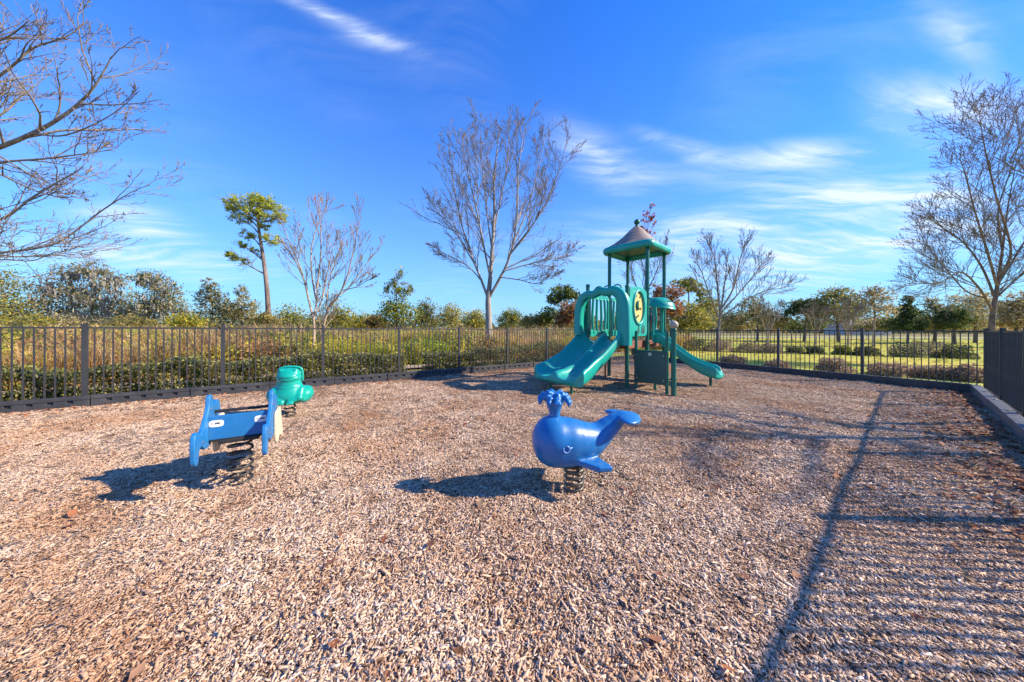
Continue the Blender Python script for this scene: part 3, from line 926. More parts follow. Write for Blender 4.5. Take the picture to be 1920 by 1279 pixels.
    # double slide from the low deck, towards the photographer's left
    def slide(xo, yo, ang, L, wid, lanes, zt, name, wall=.25):
        ns, ny = 34, 61
        def bed(u):                                     # height of the bed along the run
            pts = spline([(0, zt), (.07, zt - .005), (.16, zt - .08), (.34, zt * .74), (.55, zt * .53), (.72, zt * .41), (.86, .375), (.96, .37), (1.0, .35)], 8)
            return np.interp(u, pts[:, 0], pts[:, 1])
        rings = []
        for i in range(ns):
            u = i / (ns - 1)
            fl = 1 + .16 * max(0, (u - .62) / .38) ** 1.5
            w = wid / 2 * fl
            b = bed(u); x = u * L
            wl = wall * (1.0 + .35 * math.exp(-((u - .12) / .12) ** 2)) * (1 - .42 * max(0, (u - .72) / .28) ** 1.4)
            rdg = (.10 + .03 * math.exp(-((u - .06) / .1) ** 2)) * (1 - .25 * max(0, (u - .75) / .25)) if lanes == 2 else 0
            y = np.linspace(-1, 1, ny)
            yy = np.sign(y) * (1 - (1 - np.abs(y)) ** 1.25)
            a = np.abs(yy)
            side = np.clip((a - .70) / .22, 0, 1); side = side * side * (3 - 2 * side)
            z = b + wl * side - .05 * np.clip((a - .94) / .06, 0, 1) ** 2
            z = z + rdg * np.exp(-(yy / .13) ** 4)
            if lanes == 2: z = z - .02 * np.cos((a - .40) * 9) * (a < .75)
            top = [(x, w * q, zz) for q, zz in zip(yy, z)]
            zb = b - (.055 + .10 * max(0, (u - .55) / .45))
            a2 = yy[::-1]
            low = [(x, w * q * .985, zb + (wl * .55) * np.clip((abs(q) - .86) / .14, 0, 1) ** 2) for q in a2]
            rings.append(top + low)
        # rounded nose and corners
        last = rings[-1]; mz = np.mean([p[2] for p in last]) - .02
        for ph in np.linspace(12, 84, 7):
            c_, s_ = math.cos(math.radians(ph)), math.sin(math.radians(ph))
            rings.append([(L + .11 * s_ - .10 * (abs(p[1]) / (wid * .58)) ** 4 * s_ , p[1] * (1 - .07 * (1 - c_)), mz + (p[2] - mz) * (.12 + .88 * c_)) for p in last])
        o = MB().rings(rings).build(name, M['teal'], T, smooth=True, auto=70)
        o.location = (xo, yo, 0); o.rotation_euler = (0, 0, ang)
        return o, bed
    R, bed = slide(-3 * s - .02, 0.02, math.pi - math.radians(6), 1.62, 1.26, 2, DK + .0, 'double_slide')
    for y in (-.30, .30):
        MB().tube([(1.50, y, -.3), (1.50, y, .26)], .03, 12).build('slide_leg', M['green_post'], R, smooth=True, auto=50)
    R2, bed2 = slide(0, -s - .02, -math.pi / 2 + math.radians(7), 1.34, .52, 1, DK - .02, 'single_slide', .17)
    MB().tube([(1.20, 0, -.3), (1.20, 0, .28)], .03, 12).build('slide_leg', M['green_post'], R2, smooth=True, auto=50)

    # hood over the double slide
    def hood(path, depth, xo, th_, rim, name, ax):
        """arch swept along depth; ax maps (lateral, z, out) to local coordinates"""
        P = np.array(path); n = len(P)
        tan = np.gradient(P, axis=0); tan /= np.linalg.norm(tan, axis=1)[:, None]
        nor = np.stack([-tan[:, 1], tan[:, 0]], 1)
        # cross-section: flange, wall, flared rolled front
        prof = [(0, -.01), (0, .045), (.06, .06), (depth * .45, .072), (depth * .52, .066), (depth * .58, .082), (depth * .9, .105), (depth + .02, .09), (depth + .04, .05), (depth + .035, -.05), (depth, -.085), (depth * .85, -.088), (depth * .6, -.06), (depth * .25, -.03)]
        wide = np.clip(-P[:, 0] / .6, 0, 1) ** 2
        rings = []
        for i in range(n):
            rings.append([ax(P[i, 0] + nor[i, 0] * o * rim * (1 + .45 * wide[i]), P[i, 1] + nor[i, 1] * o * rim * (1 + .45 * wide[i]), d_) for d_, o in prof])
        return MB().rings(rings).build(name, M['teal'], T, smooth=True, auto=60)
    arch = spline([(-.60, .98), (-.60, 1.25), (-.595, 1.6), (-.575, 1.9), (-.50, 2.10), (-.34, 2.20), (-.17, 2.18), (0, 2.22), (.17, 2.15), (.34, 2.16), (.50, 2.06), (.575, 1.85), (.60, 1.6), (.605, 1.35), (.61, 1.20)], 5)
    hd = hood([(a, z) for a, z in arch], .30, 0, 0, 1.0, 'slide_hood', lambda a, z, d_: (-3 * s - .03 - d_, a, z))
    # thin infill of the hood's far side
    MB().prism(smooth_poly([(-.02, 1.30), (.24, 1.38), (.28, 1.7), (.26, 2.0), (.0, 2.05)], 5), (-3 * s - .05, .585, 0), (-1, 0, 0), (0, 0, 1), (0, 1, 0), .03).build('hood_side', M['teal'], hd, bevel=.008)
    # curly grip on top of the hood
    for y0 in (.22, -.02, -.26):
        cu = [(-3 * s + .02, y0 + .11 * math.cos(q) , 2.30 + .085 * max(0, math.sin(q))) for q in np.linspace(0, math.pi, 12)]
        MB().tube(cu, .016, 10).build('hand_loop', M['green_post'], hd, smooth=True)
    # small clam-like canopy over the single slide
    def can(X, Y, Z):
        o_ = sd_ell(X, Y, Z, (0, -.10, 1.82), (.34, .33, .25), rx=.30)
        i_ = sd_ell(X, Y, Z, (0, -.08, 1.76), (.31, .31, .25), rx=.30)
        d = np.maximum(np.maximum(o_, -i_), 1.83 + .35 * Y * .6 - Z)
        lip = np.sqrt(np.maximum(0, np.abs(o_) - .0) ** 2 + (Z - 1.84 - .21 * Y) ** 2) - .022
        d = smin(d, np.where(Y < .08, lip, 9), .02)
        slot = np.maximum(np.maximum(np.abs(X) - .15, np.abs(Z - 1.955) - .016), np.maximum(Y + .22, -.60 - Y))
        d = np.maximum(d, -slot)
        return np.maximum(d, Y - .10)
    V, Fq = surface_nets(can, (-.40, -.50, 1.60), (.40, .16, 2.14), .0125)
    hd2 = np_mesh('slide_canopy', V + np.array((0.02, -s - .02, .10)), Fq, M['teal'], T, smooth=True)
    for x in (-.30, .30):
        MB().tube([(x, -s - .05, DK - .05), (x, -s - .05, 1.92)], .026, 10).build('canopy_upright', M['teal'], hd2, smooth=True, auto=50)
        MB().tube([(x * .8, -s - .03, 1.10), (x * .8, -s - .03, 1.95)], .016, 10).build('grab_bar', M['green_post'], hd2, smooth=True, auto=50)
    # side barrier rails of the tower above the step opening
    for x in (-.36, -.30):
        MB().tube([(x * 1.0, -s + .02, DK), (x, -s + .02, 1.9)], .014, 8).build('grab_bar', M['green_post'], T, smooth=True)


tower()


# ------------------------------------------------------------------ spring riders
def helix(R, r, z0, z1, turns, seg=20, grow=0.0):
    n = int(turns * seg)
    return [((R + grow * math.sin(math.pi * k / n)) * math.cos(2 * math.pi * k / seg), (R + grow * math.sin(math.pi * k / n)) * math.sin(2 * math.pi * k / seg), z0 + (z1 - z0) * k / n) for k in range(n + 1)]


def on_mulch(px, py):
    p = gp(px, py, .03)
    return (p[0], p[1], float(hills(p[0], p[1])) + .03)


def whale():
    loc = on_mulch(1077, 914)
    Wp = empty('spring_whale', loc, math.radians(180 + 9))
    tag(Wp, 'blue whale spring rider with curled water spout, on a short coil spring', 'spring rider')
    MB().tube(helix(.075, 0, -.07, .20, 5.2), .0125, 10).build('spring', M['spring_worn'], Wp, smooth=True)
    MB().lathe([(.085, .185), (.09, .20), (.09, .215), (.06, .225)], (0, 0, 0), 20).build('spring_plate', M['black'], Wp, smooth=True, auto=40)
    def body(X, Y, Z):
        Ys = Y * 1.04
        ch = [(.155, .405, .198), (.06, .395, .190), (-.05, .385, .170), (-.15, .395, .135), (-.235, .435, .102), (-.305, .490, .085), (-.37, .537, .070), (-.43, .570, .052)]
        d = None
        for a, b in zip(ch[:-1], ch[1:]):
            q = sd_cone(X, Ys, Z, (a[0], 0, a[1]), (b[0], 0, b[1]), a[2], b[2])
            d = q if d is None else smin(d, q, .03)
        d = smin(d, sd_ell(X, Ys, Z, (.20, 0, .42), (.155, .185, .19)), .05)            # blunt forehead
        d = smin(d, sd_ell(X, Ys, Z, (.12, 0, .30), (.20, .16, .105)), .06)            # jaw and belly
        for sg in (-1, 1):
            d = smin(d, sd_ell(X, Y, Z, (-.475, sg * .085, .585), (.085, .145, .030), rz=sg * -.70, ry=-.10), .05)   # flukes
            q = sg * Y
            tri = np.maximum(np.maximum((X - .045) * .66 + (q - .13) * .75, -(X + .165) * .95 - (q - .16) * .31), np.maximum(q - .265, .07 - q))   # swept plate
            fin = np.maximum(tri, np.abs(Z - (.272 - .10 * (q - .12))) - .008) - .014
            d = smin(d, fin, .03)
        return d
    V, Fq = surface_nets(body, (-.62, -.40, .17), (.40, .40, .70), .0085)
    np_mesh('body', V, Fq, M['blue'], Wp, smooth=True)
    def spout(X, Y, Z):
        d = sd_cone(X, Y, Z, (.175, 0, .57), (.175, 0, .655), .046, .040)
        d = smin(d, sd_cone(X, Y, Z, (.175, 0, .645), (.175, 0, .715), .040, .070), .03)
        rr = np.random.default_rng(5)
        for tier, k, hz, ln in ((0, 9, .0, 1.0), (1, 6, .028, .68)):
            for i in range(k):
                q = 2 * math.pi * i / k + .2 + tier * .4; c, s_ = math.cos(q), math.sin(q)
                l = rr.uniform(.8, 1.15) * ln; hz2 = hz + rr.uniform(-.008, .012)
                pts = [(.035 * l, .715), (.065 * l, .775 + hz2), (.10 * l, .782 + hz2), (.128 * l, .752 + hz2), (.132 * l, .722 + hz2)]
                rad = [.024, .021, .020, .019, .010]
                tw = rr.uniform(-.35, .35)
                for (a, za), (b, zb), ra, rb in zip(pts[:-1], pts[1:], rad[:-1], rad[1:]):
                    d = smin(d, sd_cone(X, Y, Z, (.175 + a * c, a * s_, za), (.175 + b * math.cos(q + tw * b * 6), b * math.sin(q + tw * b * 6), zb), ra, rb), .012)
        d = smin(d, sd_ell(X, Y, Z, (.175, 0, .765), (.085, .085, .05)), .015)
        return d
    V, Fq = surface_nets(spout, (.02, -.16, .57), (.33, .16, .88), .0055)
    np_mesh('spout', V, Fq, M['blue'], Wp, smooth=True)
    for sg in (-1, 1):
        yb = .196
        e = MB()
        cpt = np.array((.135, sg * yb, .40))
        ring = [(cpt[0] + .026 * math.cos(q), cpt[1] + sg * (.003 - .05 * (.026 * math.sin(q))), cpt[2] + .026 * math.sin(q)) for q in np.linspace(math.radians(100), math.radians(390), 22)]
        ring += [(cpt[0] - .020, cpt[1] - sg * .0, cpt[2] + .006), (cpt[0] - .034, cpt[1] - sg * .003, cpt[2] + .016), (cpt[0] - .052, cpt[1] - sg * .006, cpt[2] + .012)][::1] if False else []
        ey = e.tube(ring, .0055, 8).build('eye', M['eye'], Wp, smooth=True)
        MB().tube([(cpt[0] - .022, cpt[1], cpt[2] + .014), (cpt[0] - .036, cpt[1] - sg * .003, cpt[2] + .004), (cpt[0] - .052, cpt[1] - sg * .006, cpt[2] + .010)], .005, 8).build('eyelash', M['eye'], ey, smooth=True)


M['eye'] = plain('pale_blue_plastic', (.16, .34, .66, 1), .4, .1, 20)  # eye ring and lash in a paler blue than the body
whale()


def frog():
    loc = on_mulch(544, 779)
    G = empty('spring_frog', loc, math.radians(21)); G.scale = (.86, .86, .86)
    tag(G, 'green frog spring rider in front of the left fence', 'spring rider')
    MB().tube(helix(.085, 0, -.07, .22, 4.0), .012, 10).build('spring', M['spring'], G, smooth=True)
    MB().lathe([(.09, .20), (.10, .215), (.10, .235), (.06, .24)], (0, 0, 0), 20).build('spring_plate', M['black'], G, smooth=True, auto=40)
    def body(X, Y, Z):                                        # the frog looks towards -Y
        d = sd_ell(X, Y, Z, (0, .02, .345), (.335, .27, .165))
        d = smin(d, sd_ell(X, Y, Z, (0, -.04, .55), (.186, .165, .21)), .14)       # throat
        d = smin(d, sd_ell(X, Y, Z, (0, -.06, .69), (.19, .165, .11)), .045)      # wide head
        d = smin(d, sd_ell(X, Y, Z, (0, -.02, .76), (.172, .13, .09)), .06)
        for sg in (-1, 1):
            d = smin(d, sd_ell(X, Y, Z, (sg * .105, -.075, .80), (.048, .05, .045)), .035)    # eyes
            d = smin(d, sd_ell(X, Y, Z, (sg * .245, .10, .365), (.105, .18, .135), rz=sg * .3), .05)   # thighs
            d = smin(d, sd_ell(X, Y, Z, (sg * .245, -.03, .285), (.07, .15, .065), rz=sg * -.25), .03)   # feet
            d = smin(d, sd_cone(X, Y, Z, (sg * .20, -.10, .46), (sg * .20, -.20, .33), .062, .05), .035)   # arms
            d = smin(d, sd_cone(X, Y, Z, (sg * .20, -.20, .33), (sg * .06, -.235, .275), .05, .042), .03)
            for k in (-1, 0, 1):
                d = smin(d, sd_cone(X, Y, Z, (sg * .06, -.235, .275), (sg * (.03 + .04 * (k + 1)), -.275, .245), .024, .018), .012)
        mz = .675 + .06 * (np.abs(X) / .2) ** 2
        front = np.clip((.06 - Y) / .08, 0, 1)
        d = d + front * .014 * np.exp(-((Z - mz) / .011) ** 2)
        for z_ in (.605, .545, .485):
            d = d + front * .004 * np.exp(-((Z - z_ - .03 * (np.abs(X) / .2) ** 2) / .014) ** 2) * (np.abs(X) < .2)
        return d
    V, Fq = surface_nets(body, (-.42, -.34, .19), (.42, .36, .91), .0105)
    np_mesh('body', V, Fq, M['frog'], G, smooth=True)
    # hoop handle behind the head
    hp = spline([(-.18, .05, .60), (-.185, .04, .73), (-.165, .03, .825), (-.08, .03, .862), (.08, .03, .862), (.165, .03, .825), (.185, .04, .73), (.18, .05, .60)], 5)
    MB().tube([tuple(p) for p in hp], .021, 12).build('hoop_handle', M['frog'], G, smooth=True)
    for sg in (-1, 1):
        MB().lathe([(.004, 0), (.018, .004), (.020, .012), (.010, .016)], (sg * .11, -.118, .81), 12).build('pupil', M['frog'], G, smooth=True)


frog()


def bench_rider():
    loc = on_mulch(452, 899)
    az = math.radians(31)                                     # panels point away to the left
    B = empty('spring_bench_rider', loc, az); B.scale = (.92, .92, .93)                  # local x = across (board), local y = away
    tag(B, 'blue two panel spring rider with a cross board and cream rear pieces', 'spring rider')
    MB().tube(helix(.088, 0, -.07, .385, 6.2, grow=.006), .0115, 10).build('spring', M['spring'], B, smooth=True)
    MB().box((0, 0, .40), (.30, .14, .035)).build('spring_plate', M['black'], B, bevel=.006)
    hw = .235
    sil = smooth_poly([(-.375, .335), (-.335, .30), (-.295, .33), (-.275, .405), (-.215, .425), (-.13, .375), (-.03, .365), (.06, .385), (.16, .45), (.27, .55), (.315, .635), (.29, .715), (.225, .755), (.155, .725), (.105, .735),
                       (.085, .79), (.045, .835), (-.005, .815), (-.02, .745), (-.06, .675), (-.14, .595), (-.225, .535), (-.275, .545), (-.315, .58), (-.365, .565), (-.388, .50), (-.385, .41)], 4)
    cre = smooth_poly([(.06, .58), (.18, .60), (.31, .60), (.365, .56), (.45, .42), (.52, .27), (.47, .235), (.36, .28), (.26, .30), (.19, .27), (.12, .27), (.06, .30), (.04, .42)], 4)
    for x in (-hw, hw):
        p = MB().prism(sil, (x, 0, 0), (0, 1, 0), (0, 0, 1), (1, 0, 0), .034).build('side_panel', M['board_blue'], B, bevel=.007)
        MB().prism(cre, (x + .031, 0, 0), (0, 1, 0), (0, 0, 1), (1, 0, 0), .022).build('cream_panel', M['cream'], B, bevel=.005)
        for (y, z) in ((-.20, .46), (.02, .70), (.05, .44), (.22, .62)):
            MB().lathe([(.011, 0), (.011, .006), (.006, .009)], (0, 0, 0), 10).build('bolt', M['bolt'], p).matrix_local = Matrix.Translation((x + .0165, y, z)) @ Matrix.Rotation(math.radians(90), 4, 'Y')
    yb = -.03
    bd = MB().prism([(-hw + .017, .425), (hw - .017, .425), (hw - .017, .645), (-hw + .017, .645)], (0, yb, 0), (1, 0, 0), (0, 0, 1), (0, 1, 0), .028).build('cross_board', M['board_blue'], B, bevel=.004)
    MB().box((0, yb, .418), (2 * hw - .05, .04, .02)).build('board_trim', M['black'], bd)
    for x in (-.165, .165):
        st = MB().prism([(a * .052 + x, b * .031 + .575) for a, b in [(abs(math.cos(q)) ** .5 * math.copysign(1, math.cos(q)), abs(math.sin(q)) ** .5 * math.copysign(1, math.sin(q))) for q in np.linspace(0, 2 * math.pi, 28, endpoint=False)]],
                        (0, yb - .0155, 0), (1, 0, 0), (0, 0, 1), (0, 1, 0), .002).build('age_sticker', M['white'], bd)
        for (dx, w_, h_) in ((-.030, .006, .010), (-.006, .006, .016), (.004, .010, .012), (.014, .008, .016), (.024, .010, .008)):
            MB().box((x + dx, yb - .0172, .577), (w_, .001, h_)).build('print', M['ink'], st)
    MB().tube([(-hw, .13, .655), (hw, .13, .655)], .015, 12).build('hand_bar', M['black'], B, smooth=True, auto=50)
    MB().tube([(-hw, -.19, .455), (-hw, -.19, .455001)], .01, 6)
    MB().tube([(-hw, .02, .40), (hw, .02, .40)], .012, 10).build('foot_bar', M['black'], B, smooth=True, auto=50)
    MB().box((0, .17, .47), (2 * hw - .04, .26, .022)).build('seat', M['cream'], B, bevel=.005)


bench_rider()

# ------------------------------------------------------------------ vegetation
def tubes(polys, name, mat, parent):
    """many tapered tubes in one mesh; polys = list of (pts, radii, sides)"""
    Vs, Fs, off = [], [], 0
    for P, r, n in polys:
        P = np.asarray(P, float); k = len(P)
        T = np.gradient(P, axis=0); T /= np.linalg.norm(T, axis=1)[:, None] + 1e-9
        ref = np.array((0.31, 0.95, 0.05)) if abs(T[0] @ np.array((0.31, 0.95, 0.05))) < .9 else np.array((1., 0, 0))
        U = np.cross(T, ref); U /= np.linalg.norm(U, axis=1)[:, None] + 1e-9
        Wv = np.cross(T, U)
        q = np.arange(n) * 2 * np.pi / n
        ring = P[:, None, :] + (U[:, None, :] * np.cos(q)[None, :, None] + Wv[:, None, :] * np.sin(q)[None, :, None]) * np.asarray(r)[:, None, None]
        Vs.append(ring.reshape(-1, 3))
        i = np.arange(k - 1)[:, None] * n; j = np.arange(n)[None, :]; j2 = (j + 1) % n
        Fs.append(np.stack([i + j, i + j2, i + n + j2, i + n + j], -1).reshape(-1, 4) + off)
        off += k * n
    return np_mesh(name, np.vstack(Vs), np.vstack(Fs), mat, parent, smooth=True)


class Bare:
    """branching skeleton: traced or grown limbs, then finer twigs"""
    def __init__(self, seed): self.r = np.random.default_rng(seed); self.polys = []; self.tips = []
    def limb(self, P, r0, r1, n=8):
        P = np.asarray(P, float); self.polys.append((P, np.linspace(r0, r1, len(P)), n)); return P
    def grow(self, p, d, L, r, lev, trop=.10, wig=.10, kids=(7, 5, 3), ang=(.45, .9), lr=(.32, .6), minr=.004, taper=.25):
        g = self.r; n = 5 if lev == 0 else 4
        if L > 1.2: n = 8
        pts = [np.array(p, float)]; d = np.array(d, float); d /= np.linalg.norm(d)
        for k in range(n):
            d = d + g.normal(0, wig, 3) + np.array((0, 0, trop)); d /= np.linalg.norm(d)
            pts.append(pts[-1] + d * L / n)
        P = np.array(pts)
        self.polys.append((P, np.maximum(np.linspace(r, r * taper, n + 1), minr), 6 if r > .03 else (4 if r > .012 else 3)))
        self.side(P, L, r, lev, trop, wig, kids, ang, lr, minr)
        return P
    def side(self, P, L, r, lev, trop=.10, wig=.10, kids=(7, 5, 3), ang=(.45, .9), lr=(.32, .6), minr=.004, f0=.18, bias=None):
        if lev <= 0: self.tips.append(P[-1]); return
        g = self.r; nk = kids[min(len(kids) - 1, len(kids) - lev)] if lev <= len(kids) else kids[0]
        nk = max(1, int(round(nk * g.uniform(.75, 1.25))))
        m = len(P) - 1
        for i in range(nk):
            f = f0 + (1 - f0) * (i + g.random()) / nk; f = min(f, .985)
            s = f * m; k = int(s); t = s - k
            q = P[k] * (1 - t) + P[min(k + 1, m)] * t
            d = P[min(k + 1, m)] - P[k]; d = d / (np.linalg.norm(d) + 1e-9)
            o = np.cross(d, g.normal(0, 1, 3)); o /= np.linalg.norm(o) + 1e-9
            if bias is not None: o = o + np.array(bias); o /= np.linalg.norm(o)
            a = g.uniform(*ang)
            nd = d * math.cos(a) + o * math.sin(a)
            l = L * g.uniform(*lr) * (1.15 - .75 * f)
            rr = max(minr, r * (1 - .65 * f) * g.uniform(.42, .6))
            self.grow(q, nd, l, rr, lev - 1, trop, wig, kids, ang, lr, minr)


def traced(Y, px, dy=(0, 0)):
    """pixel polyline at distance Y -> smooth world curve; dy = depth offset from start to end"""
    n = len(px)
    P = [at(x, y, Y + dy[0] + (dy[1] - dy[0]) * i / max(1, n - 1)) for i, (x, y) in enumerate(px)]
    return spline(P, 4)


def tree_root(name, label, base, group=None):
    o = empty(name, tuple(base)); tag(o, label, 'tree', group)
    return o


def local(polys, base):
    return [(P - np.asarray(base)[None], r, n) for P, r, n in polys]


def bare_tree(label, Y, trunk, limbs, seed, mat, r0, sub, group=None, leaves=None, name='bare_tree', base_z=-.05, lev=3):
    """trunk / limbs: (pixel polyline, depth offsets, start radius, end radius); sub = twig options"""
    b = Bare(seed)
    tp = traced(Y, trunk)
    base = np.array((tp[0, 0], tp[0, 1], base_z))
    tp = np.vstack([[base], tp]) if tp[0, 2] > base_z + .05 else tp
    rr = r0 * (1 - .93 * np.linspace(0, 1, len(tp)) ** .75); rr[0] *= 1.25; rr = np.maximum(rr, .008)
    root = tree_root(name, label, base, group)
    tr = tubes(local([(tp, rr, 14)], base), 'trunk', mat, root)
    Lt = np.linalg.norm(tp[-1] - tp[0])
    b.side(tp, Lt * sub.get('tl', .4), r0 * .5, lev, f0=sub.get('tf0', .45), **{k: v for k, v in sub.items() if k not in ('tl', 'tf0', 'thin', 'cut')})
    for px, dy, ra, rb in limbs:
        ra *= sub.get('thin', .8)
        P = traced(Y, px, dy); P = P[:max(4, int(len(P) * sub.get('cut', .94)))]
        b.limb(P, ra, rb, 8)
        L = np.linalg.norm(np.diff(P, axis=0), axis=1).sum()
        b.side(P, L * .75, ra, lev, f0=.22, **{k: v for k, v in sub.items() if k not in ('tl', 'tf0', 'thin', 'cut')})
    limbs_and_twigs(local(b.polys, base), mat, root)
    if leaves:
        n, size, cols, pick = leaves
        T = np.array([t for t in b.tips if pick(t)] or b.tips[:1])
        C = T[RNG.integers(0, len(T), n)] + RNG.normal(0, .06, (n, 3)) - base
        A, B_ = leaf_axes(n, size, .6, .3)
        quads(C, A, B_, palette(n, cols), 'leaves', M['leaf'], root)
    return root, b


def limbs_and_twigs(polys, mat, root, cut=.02):
    big = [p for p in polys if p[1][0] > cut]; small = [p for p in polys if p[1][0] <= cut]
    if big: tubes(big, 'limbs', mat, root)
    if small: tubes(small, 'twigs', M['twig'], root)


BG = 'bare winter trees beyond the fences'
sub_c = dict(trop=.075, wig=.12, kids=(18, 8, 4), ang=(.28, .70), lr=(.36, .64), minr=.0058, tl=.33, tf0=.42)
dry = [(.30, .13, .07), (.36, .20, .12), (.24, .12, .08)]
# big bare tree behind the left fence, centre
bare_tree('tall pale trunked bare tree behind the left fence, left of the tower', 14.2,
          [(917, 640), (916, 590), (915, 560), (919, 520), (922, 470), (926, 400), (925, 340), (930, 285), (934, 250)],
          [([(915, 560), (900, 520), (884, 480), (866, 425), (852, 360), (842, 300), (838, 240)], (0, .9), .085, .012),
           ([(919, 520), (908, 470), (896, 410), (880, 340), (868, 280), (862, 230)], (0, -1.0), .07, .010),
           ([(917, 558), (935, 525), (950, 495), (962, 455), (969, 400), (970, 330), (978, 260), (988, 205)], (0, -.6), .10, .012),
           ([(955, 478), (985, 440), (1015, 395), (1038, 345), (1055, 290), (1068, 235)], (-.3, -1.6), .055, .009),
           ([(962, 455), (985, 400), (1002, 340), (1016, 280), (1024, 225)], (0, 1.6), .05, .009),
           ([(945, 508), (985, 497), (1025, 487), (1060, 478), (1100, 452)], (-.2, .9), .045, .008),
           ([(938, 520), (975, 525), (1005, 532), (1030, 520), (1050, 505)], (-.2, -1.4), .034, .008),
           ([(905, 530), (880, 502), (850, 484), (822, 470), (800, 452)], (0, -.9), .040, .008),
           ([(922, 470), (930, 410), (945, 340), (952, 270), (950, 215)], (0, .8), .055, .010),
           ([(895, 505), (868, 460), (842, 420), (818, 395), (808, 350)], (.2, 1.5), .042, .008),
           ([(922, 470), (912, 400), (905, 330), (900, 260), (902, 215)], (0, 1.1), .050, .010)], 3, M['bark_pale'], .185, sub_c, BG,
          (60, .06, dry, lambda t: True))

# two-stemmed crape myrtle
sub_m = dict(trop=.11, wig=.08, kids=(9, 5, 2), ang=(.22, .6), lr=(.42, .75), minr=.006, tl=.28, tf0=.5)
bare_tree('vase shaped bare tree with two slim tan stems behind the left fence', 10.4,
          [(588, 668), (589, 620), (588, 600), (590, 585), (594, 560), (592, 525), (591, 490)],
          [([(600, 668), (604, 630), (609, 600), (618, 575), (628, 555)], (.35, .3), .060, .042),
           ([(588, 600), (578, 560), (571, 530), (560, 495), (540, 450), (527, 415)], (0, -.4), .045, .008),
           ([(592, 560), (585, 520), (583, 470), (592, 430), (606, 400), (618, 390)], (0, .5), .036, .007),
           ([(592, 590), (604, 560), (612, 520), (622, 470), (640, 420)], (0, .7), .036, .007),
           ([(594, 540), (600, 490), (601, 440), (598, 400), (595, 365)], (0, -.3), .034, .006),
           ([(618, 575), (636, 552), (650, 520), (662, 470), (672, 420), (682, 390)], (.3, -.3), .04, .007),
           ([(628, 555), (648, 545), (672, 515), (700, 478), (722, 462)], (.3, .8), .034, .006),
           ([(612, 590), (612, 560), (622, 510), (640, 460), (655, 430)], (.3, 1.1), .034, .006),
           ([(571, 530), (558, 500), (545, 475), (524, 450)], (-.2, -.9), .022, .005),
           ([(640, 545), (668, 538), (690, 525), (702, 520)], (.3, -.3), .02, .005)], 8, M['bark_tan'], .055, sub_m, BG,
          (60, .05, [(.40, .14, .07), (.34, .17, .10)], lambda t: True))

# tree whose limbs reach in from the left edge
sub_l = dict(trop=.05, wig=.11, kids=(13, 7, 4), ang=(.4, .85), lr=(.28, .5), minr=.0055, thin=.62, cut=.84, tl=.30, tf0=.35)
bare_tree('bare tree reaching in from the left edge of the picture', 8.2,
          [(-330, 700), (-330, 560), (-325, 440), (-300, 300), (-280, 100), (-270, -100)],
          [([(-325, 470), (-220, 350), (-100, 300), (-20, 282), (60, 250), (120, 215), (165, 175), (195, 130), (220, 80), (262, 20)], (0, -.8), .13, .012),
           ([(-320, 500), (-200, 400), (-90, 330), (0, 305), (80, 298), (160, 288), (225, 278), (290, 270)], (0, .6), .09, .008),
           ([(-325, 520), (-220, 480), (-110, 440), (0, 412), (60, 370), (110, 340), (170, 300), (215, 230)], (0, -.3), .08, .008),
           ([(-325, 560), (-230, 520), (-110, 490), (0, 474), (70, 465), (120, 448), (190, 395), (250, 358), (305, 335), (318, 300)], (0, .9), .085, .008),
           ([(-325, 590), (-210, 530), (-100, 500), (0, 487), (60, 489), (110, 470), (180, 460)], (0, -1.0), .05, .007),
           ([(-300, 300), (-200, 220), (-90, 180), (0, 140), (60, 90), (120, 70), (170, 30), (200, -20)], (0, .5), .09, .010),
           ([(-290, 220), (-160, 110), (-60, 80), (0, 75), (50, 40), (90, -10)], (0, -.8), .075, .010),
           ([(-305, 330), (-180, 280), (-70, 240), (0, 215), (40, 180), (90, 140), (140, 110)], (0, 1.2), .07, .008),
           ([(60, 250), (110, 255), (160, 240), (215, 210), (260, 170), (300, 130)], (-.4, -.9), .035, .006),
           ([(-20, 282), (40, 318), (90, 350), (150, 372), (200, 372)], (0, .5), .035, .006),
           ([(-320, 420), (-200, 320), (-80, 250), (0, 200), (20, 140), (25, 60)], (0, 1.4), .07, .008)], 21, M['bark_pale'], .24, sub_l, BG,
          (160, .03, [(.28, .16, .12), (.22, .12, .10)], lambda t: True))

# bare trees on the right
sub_r = dict(trop=.07, wig=.11, kids=(19, 9, 4), ang=(.38, .95), lr=(.42, .70), minr=.0055, thin=.6, cut=1.0, tl=.38, tf0=.35)
bare_tree('large spreading bare tree behind the right hand fence corner', 12.5,
          [(1858, 650), (1860, 600), (1866, 560), (1872, 520), (1880, 460), (1890, 380), (1905, 300)],
          [([(1862, 585), (1835, 540), (1800, 510), (1760, 530), (1700, 532)], (0, -.6), .07, .008),
           ([(1866, 560), (1840, 500), (1806, 455), (1770, 430), (1738, 395)], (0, .8), .07, .008),
           ([(1870, 540), (1850, 470), (1828, 400), (1812, 340), (1800, 300)], (0, -.9), .07, .008),
           ([(1872, 520), (1895, 470), (1870, 380), (1850, 300), (1840, 250), (1834, 210)], (0, -1.6), .065, .007),
           ([(1872, 530), (1910, 470), (1950, 400), (1980, 320)], (0, .6), .07, .008),
           ([(1866, 560), (1910, 520), (1960, 490), (2010, 470)], (0, -.5), .06, .008),
           ([(1850, 560), (1810, 545), (1770, 500), (1745, 470), (1720, 420)], (0, 1.5), .05, .007),
           ([(1880, 480), (1870, 400), (1890, 330), (1910, 260), (1900, 220)], (0, 1.4), .05, .007)], 31, M['bark_brown'], .115, sub_r, BG)
